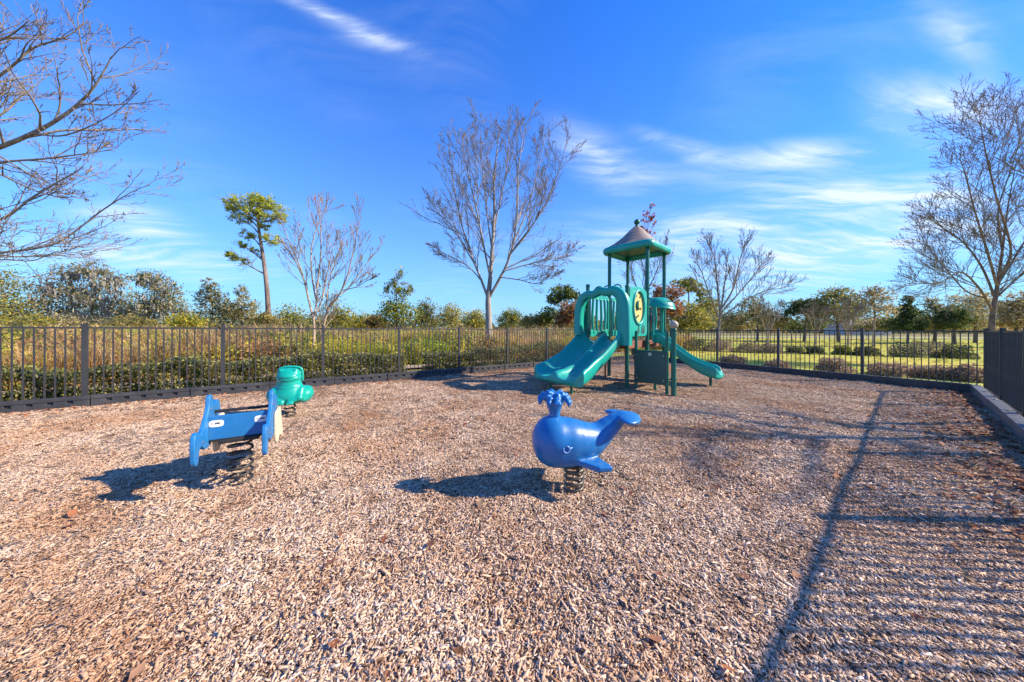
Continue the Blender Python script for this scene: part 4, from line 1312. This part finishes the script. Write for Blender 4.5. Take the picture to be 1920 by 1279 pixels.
sub_s = dict(trop=.08, wig=.12, kids=(15, 7, 3), ang=(.28, .75), lr=(.42, .68), minr=.0075, tl=.40, tf0=.25)
bare_tree('fan shaped bare tree beyond the back fence, right of the tower', 21.0,
          [(1347, 655), (1347, 620), (1350, 590), (1356, 550), (1361, 510), (1364, 475)],
          [([(1349, 600), (1335, 565), (1322, 530), (1310, 500), (1285, 480)], (0, -1), .08, .012),
           ([(1350, 590), (1345, 540), (1340, 490), (1330, 460), (1322, 450)], (0, 1), .08, .012),
           ([(1352, 580), (1375, 540), (1385, 495), (1395, 460), (1402, 440)], (0, -1), .08, .012),
           ([(1353, 585), (1385, 550), (1410, 520), (1430, 495), (1445, 485)], (0, 1), .07, .012),
           ([(1351, 595), (1395, 565), (1435, 545), (1470, 540), (1485, 530)], (0, -.5), .06, .012)], 41, M['bark_pale'], .14, sub_s, BG)
bare_tree('slim bare tree with red leaves at its tip, behind the tower roof', 22.0,
          [(1208, 640), (1209, 560), (1211, 500), (1213, 450), (1215, 405)],
          [([(1209, 570), (1192, 535), (1178, 500), (1165, 480)], (0, -.8), .05, .010),
           ([(1210, 550), (1228, 515), (1240, 480), (1244, 440)], (0, .8), .05, .010),
           ([(1211, 520), (1200, 480), (1195, 450)], (0, .4), .04, .010)], 43, M['bark_dark'], .11, sub_s, BG,
          (330, .10, [(.36, .07, .07), (.30, .08, .07), (.40, .13, .09)], lambda t: t[2] > 7.6 and abs(t[0] - 9.8) < .75))
for i, (px, Y, h, lab) in enumerate(((1440, 27, 560, 'small multi stemmed bare tree right of the fan shaped tree'), (1530, 30, 585, 'low bare tree in front of the dark flat topped oak'), (1590, 26, 575, 'pale twiggy bare tree before the broad olive oak'))):
    bare_tree(lab, Y, [(px, 640), (px + 1, 625), (px + 2, 605), (px + 4, h + 10)],
              [([(px, 632), (px - 8, 610), (px - 16, 590), (px - 25, h + 6)], (0, -.6), .06, .012), ([(px, 632), (px + 10, 605), (px + 18, 585), (px + 28, h)], (0, .6), .06, .012),
               ([(px, 625), (px - 4, 595), (px - 6, 575), (px - 10, h - 5)], (0, .5), .05, .012)], 50 + i, M['bark_tan'], .08, sub_s, BG)


# a bare tree outside the right edge: its shadow crosses the mulch
sub_o = dict(trop=.05, wig=.11, kids=(12, 7, 4), ang=(.4, .85), lr=(.32, .55), minr=.009, tl=.42, tf0=.35)
def offside_tree(x, y, h, seed, label):
    b = Bare(seed); base = np.array((x, y, -.05))
    root = tree_root('bare_tree', label, base, BG)
    tp = np.array([(0, 0, 0), (.05, .02, 1.2), (.02, .06, 2.4), (.1, 0, 3.6), (.05, .05, h)])
    tubes([(spline(tp, 4), np.linspace(.13, .02, 17), 12)], 'trunk', M['bark_brown'], root)
    for k in range(11):
        a = k * 2.4; z = 1.9 + k * (h - 2.6) / 11
        b.grow((0.05, .03, z), (math.cos(a), math.sin(a), .75), 2.7 - .1 * k, .045, 2, .04, .1, (8, 5), (.4, .85), (.35, .6), .007)
    limbs_and_twigs(b.polys, M['bark_brown'], root)
offside_tree(9.7, 3.55, 5.6, 77, 'bare tree just outside the right edge, shadow across the mulch')


# ------------------------------------------------------------------ leafy trees
def crown_points(blobs, Y, n, dens=28, depth=1.0, sig=.10, shell=.55):
    """leaf positions gathered in clumps inside ellipsoids given in photo pixels"""
    vols = np.array([b[2] * b[3] for b in blobs], float); k = RNG.choice(len(blobs), max(1, n // dens), p=vols / vols.sum())
    out = []
    for i in k:
        px, py, rx, ry = blobs[i][:4]; dy = blobs[i][4] if len(blobs[i]) > 4 else 0
        c = at(px, py, Y + dy); s = (Y + dy) / F
        d = RNG.normal(0, 1, 3); d /= np.linalg.norm(d); r = shell + (1 - shell) * RNG.random() if RNG.random() < .8 else RNG.random()
        cc = c + d * r * np.array((rx * s, rx * s * depth, ry * s))
        m = int(dens * RNG.uniform(.5, 1.5)); sg = sig * RNG.uniform(.6, 1.4) * (rx + ry) * .5 * s
        out.append(cc + RNG.normal(0, 1, (m, 3)) * sg * np.array((1.15, 1.15, .8)))
    return np.vstack(out)


def leafy(label, Y, tx, blobs, cols, n=2600, size=.16, name='tree', bark='bark_dark', r0=.16, base_y=None, group='trees beyond the fences',
          sig=.16, dens=26, seed=1, trunk=None, aspect=.5, moss=0, droop=.2):
    b = Bare(seed)
    tp = trunk or [(tx, 640), (tx + RNG.normal(0, 2), min(b_[1] for b_ in blobs) + 25)]
    P = traced(Y, tp); base = np.array((P[0, 0], P[0, 1], -.08))
    P = np.vstack([[base], P]) if P[0, 2] > -.05 else P
    root = tree_root(name, label, base, group)
    polys = [(P, np.linspace(r0, r0 * .35, len(P)), 8)]
    for bl in blobs:
        c = at(bl[0], bl[1], Y + (bl[4] if len(bl) > 4 else 0))
        k = np.argmin(np.abs(P[:, 2] - (c[2] - .45 * abs(c[0] - P[0, 0]) - .4))); s = P[k]
        mid = (s + c) / 2 + RNG.normal(0, .15, 3)
        Q = spline([s, mid, c], 4); polys.append((Q, np.linspace(r0 * .28, r0 * .07, len(Q)), 5))
        b.polys = []
        b.side(Q, np.linalg.norm(c - s) * .9 + bl[2] * Y / F, r0 * .2, 2, .05, .12, (7, 4), (.4, 1.0), (.4, .7), .012, f0=.35)
        polys += b.polys
    tubes(local(polys, base), 'trunk', M[bark], root)
    n = int(n * 1.5); size *= .85
    C = crown_points(blobs, Y, n, dens // 2, .9, sig); m = len(C)
    A, B_ = leaf_axes(m, size, aspect, droop)
    quads(C - base, A, B_, palette(m, cols) * np.array((1.85, 1.62, 1.25)), 'crown', M['leaf'], root)
    if moss:
        k = moss
        C = crown_points(blobs, Y, k, 4, .9, .05, .3)
        L = RNG.uniform(.3, 1.1, (len(C), 1))
        A = np.concatenate([RNG.normal(0, .06, (len(C), 2)), -np.ones((len(C), 1))], 1) * L * .5
        B_ = np.concatenate([RNG.normal(0, .06, (len(C), 2)), np.zeros((len(C), 1))], 1)
        quads(C - base + A, A, B_, palette(len(C), [(.36, .34, .29), (.44, .41, .35), (.30, .28, .23)]), 'hanging_moss', M['moss'], root)['kind'] = 'stuff'
    return root


OL = [(.115, .125, .035), (.16, .16, .05), (.20, .185, .065), (.085, .10, .035), (.24, .20, .085)]
DG = [(.035, .060, .022), (.05, .08, .028), (.07, .10, .035), (.09, .105, .05)]
YG = [(.22, .24, .030), (.30, .29, .035), (.16, .20, .030), (.36, .32, .05), (.12, .16, .03)]
PK0 = [(.22, .14, .10), (.26, .18, .12)]
GG = [(.20, .185, .105), (.25, .235, .14), (.14, .14, .075), (.31, .285, .19)]
RU = [(.20, .115, .06), (.26, .15, .075), (.17, .095, .055), (.25, .18, .08)]
PN = [(.10, .16, .022), (.15, .21, .028), (.21, .26, .035), (.07, .115, .022), (.26, .29, .045)]

leafy('olive oak at the far left edge above the fence', 36, 8, [(4, 530, 30, 32), (-20, 560, 40, 40), (40, 585, 52, 26), (15, 575, 38, 32)], OL + YG[:1], 3600, .15, seed=2)
leafy('tall grey green oak hung with pale moss, left background', 38, 172, [(130, 512, 26, 18), (110, 545, 42, 28), (175, 505, 24, 18), (205, 525, 28, 24), (185, 555, 45, 30), (130, 585, 60, 24), (215, 585, 42, 24)], GG + OL, 5200, .14, seed=3, moss=2400)
leafy('dark crowned oak beside the mossy oak, thin top branches', 37, 290, [(262, 518, 18, 14), (290, 525, 24, 20), (315, 545, 22, 20), (290, 568, 42, 28), (335, 585, 24, 24), (265, 585, 36, 24)], DG + GG, 3800, .14, seed=4, moss=900)
leafy('slender grey green tree left of the tall pine', 34, 398, [(395, 535, 14, 14), (388, 558, 18, 20), (412, 560, 16, 18), (400, 588, 26, 22), (425, 580, 14, 18)], GG + DG, 2400, .13, seed=5, r0=.10)
leafy('slender tree just left of the pine trunk', 35, 455, [(452, 548, 12, 14), (460, 572, 20, 20), (440, 585, 18, 20), (468, 595, 18, 16)], GG + OL, 2000, .13, seed=6, r0=.10)
# thicket row behind the meadow
th = [(350, 598, 40, 14, YG, 'low yellow green thicket under the slender tree'), (500, 596, 26, 14, OL, 'olive thicket at the foot of the pine'), (548, 588, 36, 24, YG + DG, 'bushy thicket between pine and vase shaped tree'),
      (632, 582, 32, 30, OL + YG, 'rounded bush behind the vase shaped bare tree'), (678, 598, 36, 18, YG, 'yellow green thicket right of the vase shaped tree'), (705, 600, 20, 14, RU + OL, 'small rust tinted bush before the young pine'),
      (800, 578, 22, 28, DG + OL, 'dark rounded tree right of the young pine'), (846, 585, 26, 24, GG + YG, 'pale grey green bush left of the tall bare tree'), (890, 592, 26, 18, OL + YG, 'olive bush left of the tall pale trunk'),
      (960, 592, 30, 18, DG + YG, 'green bush right of the tall pale trunk'), (1005, 598, 34, 14, OL, 'low olive thicket left of the slides'), (1090, 600, 36, 16, YG + OL, 'thicket seen under the slide hood'),
      (1160, 596, 34, 20, OL + RU, 'olive and rust thicket behind the tower posts'), (60, 602, 50, 12, YG + OL, 'low thicket at far left under the oaks'), (150, 600, 60, 12, GG, 'grey thicket under the mossy oak'), (250, 602, 50, 12, OL, 'low olive thicket under the dark crowned oak')]
for i, (px, py, rx, ry, c, lab) in enumerate(th):
    leafy(lab, 29 + (i * 7) % 5, px, [(px - rx * .45, py + ry * .3, rx * .6, ry * .75), (px + rx * .4, py + ry * .35, rx * .6, ry * .7), (px, py, rx * .55, ry * .8), (px, py + ry * .9, rx, ry * .6)], c, 1700, .11, name='bush', seed=60 + i, r0=.05, group='bushes behind the meadow', sig=.2)


def pine():
    Y = 32
    root = leafy('tall slash pine with high flat crown and long bare trunk', Y, 503,
                 [(465, 378, 32, 11), (440, 392, 18, 10), (500, 385, 30, 12), (528, 405, 16, 9), (488, 372, 22, 8), (450, 410, 20, 9), (510, 410, 22, 9), (478, 400, 24, 10), (462, 440, 16, 10), (505, 448, 18, 12), (450, 458, 12, 7),
                  (435, 480, 12, 8), (452, 490, 14, 6), (475, 470, 10, 6), (495, 425, 12, 8), (430, 378, 10, 7)], [(.17, .22, .03), (.24, .28, .035), (.30, .33, .04), (.12, .16, .03)], 6500, .15, name='pine_tree', bark='bark_pine', r0=.29, sig=.15, dens=60, seed=12, aspect=.28, droop=-.3,
                 trunk=[(504, 640), (503, 590), (500, 540), (494, 490), (486, 440), (480, 395)])
    return root
pine()
leafy('young pine with candle like tufts above a yellow green bush', 26, 745, [(748, 512, 9, 11), (734, 533, 10, 10), (762, 533, 10, 10), (724, 540, 7, 9), (750, 548, 16, 12), (769, 545, 7, 9), (740, 575, 24, 18), (760, 590, 28, 20), (728, 592, 22, 20)], PN[:2] + DG[1:3] + YG[:2], 2600, .12, name='pine_tree', bark='bark_brown', r0=.09, seed=13, sig=.22, aspect=.4)
leafy('round topped tree left of the slide hood', 28, 1055, [(1055, 548, 24, 14), (1040, 560, 16, 12), (1072, 556, 16, 14), (1030, 592, 22, 16)], DG + PN[:2], 2200, .13, seed=14, r0=.12)
leafy('rust brown leaved tree behind the slide hood', 26, 1066, [(1064, 588, 22, 20), (1078, 578, 14, 16), (1055, 600, 18, 16)], RU, 2000, .12, seed=15, r0=.10)
leafy('rust and red leaved tree behind the tower posts', 26, 1243, [(1236, 548, 14, 18), (1246, 565, 18, 22), (1265, 548, 16, 14), (1228, 590, 22, 22), (1262, 580, 18, 20)], RU + [(.25, .09, .07)], 3000, .12, seed=16, r0=.12)
leafy('yellow olive tree behind the single slide canopy', 27, 1275, [(1268, 598, 22, 20), (1290, 588, 24, 24), (1315, 598, 24, 22), (1285, 612, 34, 14)], YG[2:] + OL, 2800, .12, seed=17, r0=.1)
leafy('umbrella crowned olive tree behind the fan shaped bare tree', 30, 1292, [(1275, 532, 20, 8), (1300, 538, 18, 9), (1318, 550, 14, 8), (1288, 526, 16, 6), (1325, 575, 22, 18)], OL + PN[:2], 2200, .13, seed=18, r0=.14)
leafy('dark background tree between the bare trees', 40, 1420, [(1405, 575, 22, 20), (1430, 590, 26, 20), (1380, 595, 26, 16), (1455, 600, 20, 14)], GG + RU[:1] + DG, 2600, .16, seed=19)
leafy('flat topped dark oak with open trunk, right background', 38, 1508, [(1490, 572, 20, 8), (1512, 568, 20, 8), (1505, 582, 24, 8), (1530, 578, 14, 10), (1478, 588, 12, 8)], DG, 2000, .15, seed=20, r0=.22)
leafy('dark bush under the flat topped oak', 40, 1485, [(1478, 608, 18, 12), (1500, 612, 20, 10), (1528, 602, 18, 16)], DG, 1500, .14, name='bush', seed=21, r0=.06)
leafy('broad olive green oak in the right background', 36, 1572, [(1548, 560, 24, 16), (1572, 552, 22, 14), (1592, 566, 20, 18), (1560, 585, 34, 20), (1535, 580, 20, 18), (1598, 590, 18, 14)], OL[:4] + DG[2:] + GG[:1], 4600, .14, seed=22, r0=.2)
leafy('half bare yellowish tree with forked pale trunk on the lawn', 27, 1638, [(1630, 555, 18, 14), (1650, 552, 18, 14), (1618, 572, 16, 16), (1665, 575, 14, 18), (1642, 580, 22, 18), (1640, 545, 14, 8)], GG + [(.30, .25, .13), (.34, .29, .17)], 1500, .11, seed=23, r0=.12, bark='bark_tan', sig=.25)
leafy('dark conical evergreen right of the yellowish tree', 33, 1702, [(1702, 562, 9, 9), (1698, 580, 16, 12), (1708, 592, 20, 14), (1696, 608, 24, 14), (1714, 612, 18, 12)], DG[:3] + [(.02, .038, .014)], 3000, .14, seed=24, r0=.12)
leafy('grey green tree with pale base right of the conical evergreen', 34, 1752, [(1748, 570, 12, 14), (1755, 590, 20, 16), (1735, 605, 18, 12), (1770, 602, 18, 14)], GG + DG[1:], 2200, .13, seed=25)
leafy('dark rounded tree before the right bare tree', 32, 1790, [(1785, 588, 20, 14), (1775, 605, 20, 12), (1800, 602, 18, 14)], DG, 2200, .14, seed=26)
leafy('large grey green tree behind the right bare tree', 36, 1828, [(1820, 565, 30, 24), (1845, 580, 28, 24), (1805, 590, 26, 20), (1830, 605, 30, 14)], GG, 3200, .14, seed=27)
leafy('rust brown tree at the right edge above the fence', 26, 1905, [(1900, 580, 22, 18), (1920, 570, 24, 24), (1885, 600, 18, 14), (1915, 600, 20, 16)], RU[2:] + GG, 2400, .12, seed=28)
leafy('far olive tree line clump right of the tower', 60, 1345, [(1345, 600, 40, 14), (1300, 606, 30, 10)], OL, 1600, .22, seed=29, r0=.1)


fill = [(1385, 604, 34, 13, GG + OL, 'grey olive undergrowth behind the fan shaped tree trunk'), (1445, 602, 30, 15, OL + PK0, 'olive undergrowth behind the small multi stemmed tree'), (1625, 606, 34, 12, GG, 'pale undergrowth beside the yellowish tree'),
        (1672, 602, 24, 15, OL + DG, 'olive undergrowth left of the conical evergreen'), (1732, 606, 26, 12, GG + OL, 'low pale undergrowth right of the conical evergreen'), (1772, 604, 30, 14, OL, 'olive undergrowth behind the dark rounded tree'), (1868, 604, 34, 14, GG + PK0, 'brownish undergrowth behind the right bare trunk')]
for i, (px, py, rx, ry, c, lab) in enumerate(fill):
    leafy(lab, 46 + (i * 5) % 7, px, [(px - rx * .45, py + ry * .3, rx * .6, ry * .75), (px + rx * .4, py + ry * .35, rx * .6, ry * .7), (px, py, rx * .55, ry * .8), (px, py + ry * .8, rx, ry * .6)], c, 1600, .16, name='bush', seed=90 + i, r0=.06, group='undergrowth beyond the lawn', sig=.2)


def far_wood():
    """distant wood that reads as one mass along the horizon"""
    n = 26000
    x = RNG.uniform(-330, 330, n); y = 150 + RNG.uniform(0, 40, n) + 10 * np.sin(x * .03)
    top = 5.5 + 2.0 * np.sin(x * .11) + 1.6 * np.sin(x * .37 + 1) + 1.0 * np.sin(x * .9)
    z = top * RNG.random(n) ** .7
    C = np.stack([x, y, z], 1); A, B_ = leaf_axes(n, .85, .7)
    o = quads(C, A, B_, palette(n, OL + DG + GG) * 1.4, 'far_wood', M['leaf'])
    tag(o, 'distant wood along the horizon behind everything', 'wood', kind='stuff')
far_wood()


# ------------------------------------------------------------------ hedge, meadow, shrubs
def leaf_volume(C, size, cols, name, parent=None, aspect=.55, mat='leaf'):
    A, B_ = leaf_axes(len(C), size, aspect, -.1)
    return quads(C, A, B_, palette(len(C), cols, .25) * 1.15, name, M[mat], parent)


HG = [(.18, .19, .045), (.26, .26, .06), (.34, .32, .09), (.12, .14, .035), (.42, .38, .14), (.10, .09, .035), (.28, .19, .10)]


def hedge(s0, s1, off, w, h, label, n):
    root = empty('hedge', tuple(L0 + DL * (s0 + s1) / 2 + NL * off) + (0,), math.atan2(DL[1], DL[0]))
    tag(root, label, 'hedge', 'clipped hedges outside the left fence')
    L = s1 - s0
    s = RNG.uniform(-L / 2, L / 2, n)
    hh = h * (1 + .10 * np.sin(s * 2.1 + s0) + .07 * np.sin(s * 5.3))
    q = RNG.random(n)
    t = RNG.uniform(-1, 1, n)
    # mostly on the near face and the top, some inside
    yy = np.where(q < .55, -w / 2 * (1 - .25 * RNG.random(n) ** 2), t * w / 2)
    zz = np.where(q < .55, hh * RNG.random(n) ** 1.1, hh * (1 - .22 * RNG.random(n) ** 2))
    low = RNG.random(n) < .22
    zz = np.where(low, .22 * RNG.random(n), zz); yy = np.where(low, -w / 2 * RNG.random(n), yy)
    yy += RNG.normal(0, .05, n); zz += RNG.normal(0, .035, n)
    yy += .06 * np.sin(s * 7 + zz * 9)
    leaf_volume(np.stack([s, yy, np.maximum(zz, .0)], 1), .030, HG, 'foliage', root, .6)
    polys = []
    for k in range(int(L * 5)):
        x = -L / 2 + (k + .5) / 5
        P = np.array([(x, RNG.normal(0, .05), -.1), (x + RNG.normal(0, .06), RNG.normal(0, .08), h * .45), (x + RNG.normal(0, .1), RNG.normal(0, .12), h * .9)])
        polys.append((P, np.array((.012, .009, .004)), 4))
    tubes(polys, 'stems', M['bark_dark'], root)


hedge(-3.6, .8, .85, .8, .62, 'leafy hedge at the far left behind the fence', 17000)
hedge(.75, 5.6, .85, .85, .66, 'longest clipped hedge behind the frog rider', 22000)
hedge(6.25, 9.6, 1.0, .8, .62, 'hedge to the left of the tall bare tree trunk', 13000)
hedge(9.7, 15.5, 1.4, 1.1, .72, 'hedge behind the fence left of the slides', 18000)


def blade_protos(kind, mat):
    out = []
    spec = {'dry': ([(.60, .40, .16), (.66, .47, .20), (.52, .30, .14), (.46, .25, .13), (.70, .54, .26)], 1.1, 34), 'gold': ([(.62, .48, .07), (.56, .45, .07), (.48, .42, .06), (.64, .44, .10)], 1.0, 30),
            'green': ([(.28, .34, .035), (.38, .41, .05), (.20, .26, .035), (.46, .44, .06)], .85, 30), 'tuft': ([(.26, .28, .05), (.34, .33, .07), (.40, .36, .10)], .10, 24)}[kind]
    cols, hgt, n = spec
    for k in range(4):
        a = RNG.uniform(0, 2 * np.pi, n); r = RNG.uniform(0, .22, n) * (1 if kind != 'tuft' else .5)
        base = np.stack([r * np.cos(a), r * np.sin(a), np.zeros(n)], 1)
        d = np.stack([np.cos(a), np.sin(a), np.zeros(n)], 1); w = np.stack([-np.sin(a), np.cos(a), np.zeros(n)], 1)
        h = hgt * RNG.uniform(.55, 1.15, n)[:, None]; ln = RNG.uniform(.05, .7, n)[:, None] * h
        wd = (.012 if kind != 'tuft' else .004)
        p1 = base + np.array((0, 0, .45)) * h + d * ln * .25; p2 = base + np.array((0, 0, .85)) * h + d * ln * .7; p3 = base + np.array((0, 0, 1.0)) * h + d * ln * 1.2
        V = np.stack([base - w * wd * .6, base + w * wd * .6, p1 + w * wd, p1 - w * wd, p2 + w * wd * .7, p2 - w * wd * .7, p3 + w * wd * .15, p3 - w * wd * .15], 1)
        c = palette(n, cols, .2); cc = np.repeat(c, 8, 0)
        f = []
        for i in range(n):
            o = 8 * i; f += [(o, o + 1, o + 2, o + 3), (o + 3, o + 2, o + 4, o + 5), (o + 5, o + 4, o + 6, o + 7)]
        V = V.reshape(-1, 3); f = np.array(f)
        if kind in ('gold', 'green', 'dry'):                      # leaves and seed heads on the stems
            m = 60 if kind != 'dry' else 34
            i = RNG.integers(0, n, m); t = RNG.uniform(.35, 1.05, m)[:, None]
            C = base[i] + np.array((0, 0, 1)) * h[i] * t + d[i] * ln[i] * t + RNG.normal(0, .05, (m, 3))
            A, B_ = leaf_axes(m, .042 if kind != 'dry' else .03, .5)
            V2 = np.stack([C - A, C + B_, C + A, C - B_], 1).reshape(-1, 3)
            f = np.vstack([f, np.arange(4 * m).reshape(-1, 4) + len(V)]); V = np.vstack([V, V2])
            cc = np.vstack([cc, np.repeat(palette(m, cols, .25), 4, 0)])
        out.append(np_mesh('blade', V, f, mat, cols=np.concatenate([cc, np.ones((len(cc), 1))], 1)))
    return out


def weed_protos(mat):
    out = []
    for cols in ([(.34, .40, .04), (.44, .46, .06), (.26, .32, .04)], [(.58, .50, .07), (.64, .54, .10), (.48, .44, .07)], [(.24, .24, .08), (.32, .30, .11), (.18, .19, .06)], [(.46, .26, .11), (.52, .33, .14), (.38, .22, .12)]):
        for k in range(2):
            n = 260; st = RNG.integers(5, 9)
            a = RNG.uniform(0, 2 * np.pi, st); le = RNG.uniform(.15, .5, st); hh = RNG.uniform(.55, 1.15, st)
            i = RNG.integers(0, st, n); t = RNG.uniform(.12, 1.0, n) ** .7
            C = np.stack([np.cos(a[i]) * le[i] * t, np.sin(a[i]) * le[i] * t, hh[i] * t], 1) + RNG.normal(0, 1, (n, 3)) * np.array((.10, .10, .06)) * (1.2 - .5 * t)[:, None]
            C[:, 2] = np.maximum(C[:, 2], .02)
            A, B_ = leaf_axes(n, .045, .5)
            V = np.stack([C - A, C + B_, C + A, C - B_], 1).reshape(-1, 3)
            out.append(np_mesh('weed', V, np.arange(4 * n).reshape(-1, 4), mat, cols=np.concatenate([np.repeat(palette(n, cols, .25), 4, 0), np.ones((4 * n, 1))], 1)))
    return out


def meadow():
    protos = blade_protos('dry', M['grassy']) + blade_protos('gold', M['grassy']) + blade_protos('green', M['grassy']) + weed_protos(M['grassy'])
    n = 11000
    s = RNG.uniform(-9, 30, n); o = 3.4 + 24 * RNG.random(n) ** 1.5
    P = L0[None] + DL[None] * s[:, None] + NL[None] * o[:, None]
    k = P[:, 0] < 2 + P[:, 1] * .55
    P, s, o = P[k], s[k], o[k]; n = len(P)
    f = np.sin(s * .55 + 1.2 * np.sin(o * .5)) + .7 * np.sin(o * .7 + s * .2 + .5) + RNG.normal(0, .55, n)
    kind = np.where(f > .05, 0, np.where(f > -.75, 1, 2))
    g2 = np.sin(s * .9 + 2 * np.sin(o * .6 + 1)) + .8 * np.sin(o * 1.1 - s * .35) + RNG.normal(0, .5, n)
    weed = (g2 > -.15) & (RNG.random(n) < .85)
    wk = np.clip(np.floor((np.sin(s * 1.7 + o) + np.sin(s * .43 + 2.0) + RNG.normal(0, .5, n) + 1.7) * 1.15), 0, 3).astype(int)
    sc = RNG.uniform(.45, 1.2, n) * np.where(o < 5, .85, 1.0) * (1 + .12 * np.sin(s * .8))
    scatter('meadow_plants', np.stack([P[:, 0], P[:, 1], np.full(n, -.08)], 1), rand_rot(n, .06), sc * 1.12, np.where(weed, 12 + wk * 2 + RNG.integers(0, 2, n), kind * 4 + RNG.integers(0, 4, n)), protos,
            'tall straw coloured grass and yellow green weeds of the wild meadow', 'meadow')
    # short tufts on the lawn
    n = 3500
    x = RNG.uniform(6, 60, n); y = RNG.uniform(3, 45, n)
    k = ((x - RC[0]) * NB[0] + (y - RC[1]) * NB[1] > .15) & (x > 5.5 + (y - 14) * .25)
    x, y = x[k], y[k]; n = len(x)
    scatter('lawn_tufts', np.stack([x, y, np.full(n, -.035)], 1), rand_rot(n, .1), RNG.uniform(.6, 1.6, n), RNG.integers(0, 4, n), blade_protos('tuft', M['grassy']),
            'short winter grass tufts on the lawn', 'grass')


meadow()

PK = [(.26, .16, .12), (.33, .21, .15), (.20, .13, .09), (.24, .20, .10), (.36, .26, .19)]
SHG = 'low rounded shrubs on the lawn'


def shrub(px, py, wpx, hpx, cols, label, n=2600, size=.035):
    p = gp(px, py, 0); s = p[1] / F
    root = empty('shrub', (p[0], p[1], -.03)); tag(root, label, 'shrub', SHG)
    rx, h = wpx * s / 2, hpx * s
    d = RNG.normal(0, 1, (n, 3)); d /= np.linalg.norm(d, axis=1)[:, None]; d[:, 2] = np.abs(d[:, 2])
    ph = RNG.uniform(0, 6, 3)
    r = 1 - .45 * RNG.random(n) ** 2 + .16 * np.sin(d[:, 0] * 6 + ph[0]) * np.sin(d[:, 1] * 5 + ph[1]) + .10 * np.sin(d[:, 2] * 9 + ph[2])
    C = d * r[:, None] * np.array((rx, rx, h)) + RNG.normal(0, .02, (n, 3))
    leaf_volume(C, size, cols, 'foliage', root, .45)
    polys = []
    for k in range(14):
        a = k * 2.4; e = np.array((math.cos(a) * rx * .8, math.sin(a) * rx * .8, h * .85))
        polys.append((np.array([(0, 0, -.05), e * .5 + np.array((0, 0, .05)), e]), np.array((.012, .008, .004)), 4))
    tubes(polys, 'stems', M['bark_brown'], root)


near = [(1374, 684, 42, 19), (1457, 692, 40, 17), (1562, 696, 50, 24), (1668, 702, 62, 24), (1752, 707, 58, 24), (1815, 712, 60, 30)]
names = ['first', 'second', 'third', 'fourth', 'fifth', 'sixth']
for i, (a, b, c, d) in enumerate(near):
    shrub(a, b, c, d, PK, '%s pinkish brown shrub from the left along the back fence' % names[i])
mid = [(1305, 656, 46, 24), (1350, 658, 46, 22), (1405, 660, 46, 18), (1445, 661, 40, 17), (1490, 662, 26, 14), (1528, 663, 26, 16), (1580, 664, 28, 17), (1625, 666, 36, 18), (1700, 668, 50, 26), (1745, 668, 56, 28), (1795, 671, 46, 24)]
mc = [OL, PK, PK + OL, PK + GG, OL, DG + OL, YG, OL + DG, GG + OL, GG + OL + PK, OL + DG]
nm = ['olive shrub farther out on the lawn beside the fan shaped tree trunk', 'brown shrub under the fan shaped bare tree', 'brown shrub in the middle lawn row, right of the fan shaped tree', 'grey brown shrub in the middle lawn row beside a fence post',
      'small dark shrub in the middle lawn row', 'dark shrub in the middle lawn row, left of the bright green one', 'bright olive shrub in the middle lawn row', 'dark shrub beside the yellowish tree trunk',
      'left one of the three large hedge like shrubs on the lawn', 'middle one of the three large hedge like shrubs on the lawn', 'right one of the three large hedge like shrubs on the lawn']
for (a, b, c, d), cc, lab in zip(mid, mc, nm):
    shrub(a, b, c, d, cc, lab, 1700, .05)


# ------------------------------------------------------------------ far house
def house(px, Y, w, h, label, wall, roof, rz=0.0):
    p = at(px, 617, Y); R = empty('house', (p[0], p[1], -.08), rz)
    tag(R, label, 'house', 'far houses beyond the lawn')
    MB().box((0, 0, h / 2), (w, 9, h)).build('wall', wall, R)
    m = MB(); ov = .5
    m.add([(-w / 2 - ov, -4.5 - ov, h), (w / 2 + ov, -4.5 - ov, h), (w / 2 + ov, 4.5 + ov, h), (-w / 2 - ov, 4.5 + ov, h), (-w / 2 + 4, 0, h + 2.4), (w / 2 - 4, 0, h + 2.4)],
          [(0, 1, 5, 4), (2, 3, 4, 5), (1, 2, 5), (3, 0, 4), (3, 2, 1, 0)])
    m.build('roof', roof, R)
    for k in range(4):
        x = -w / 2 + w * (k + .5) / 4
        f = MB().box((x, -4.53, 1.5), (1.3, .08, 1.3)).build('window', M['white'], R)
        MB().box((x, -4.58, 1.5), (1.1, .04, 1.1)).build('pane', M['pane'], f)


M['pane'] = plain('window_glass', (.04, .05, .06, 1), .1, .1)
M['house_wall'] = plain('pale_stucco', (.55, .48, .40, 1), .9, .05, .4)
M['house_roof'] = plain('brown_shingle', (.22, .17, .14, 1), .9, .2, 2.0)
house(1606, 105, 13, 2.7, 'far low house with brown roof behind the olive oak', M['house_wall'], M['house_roof'])
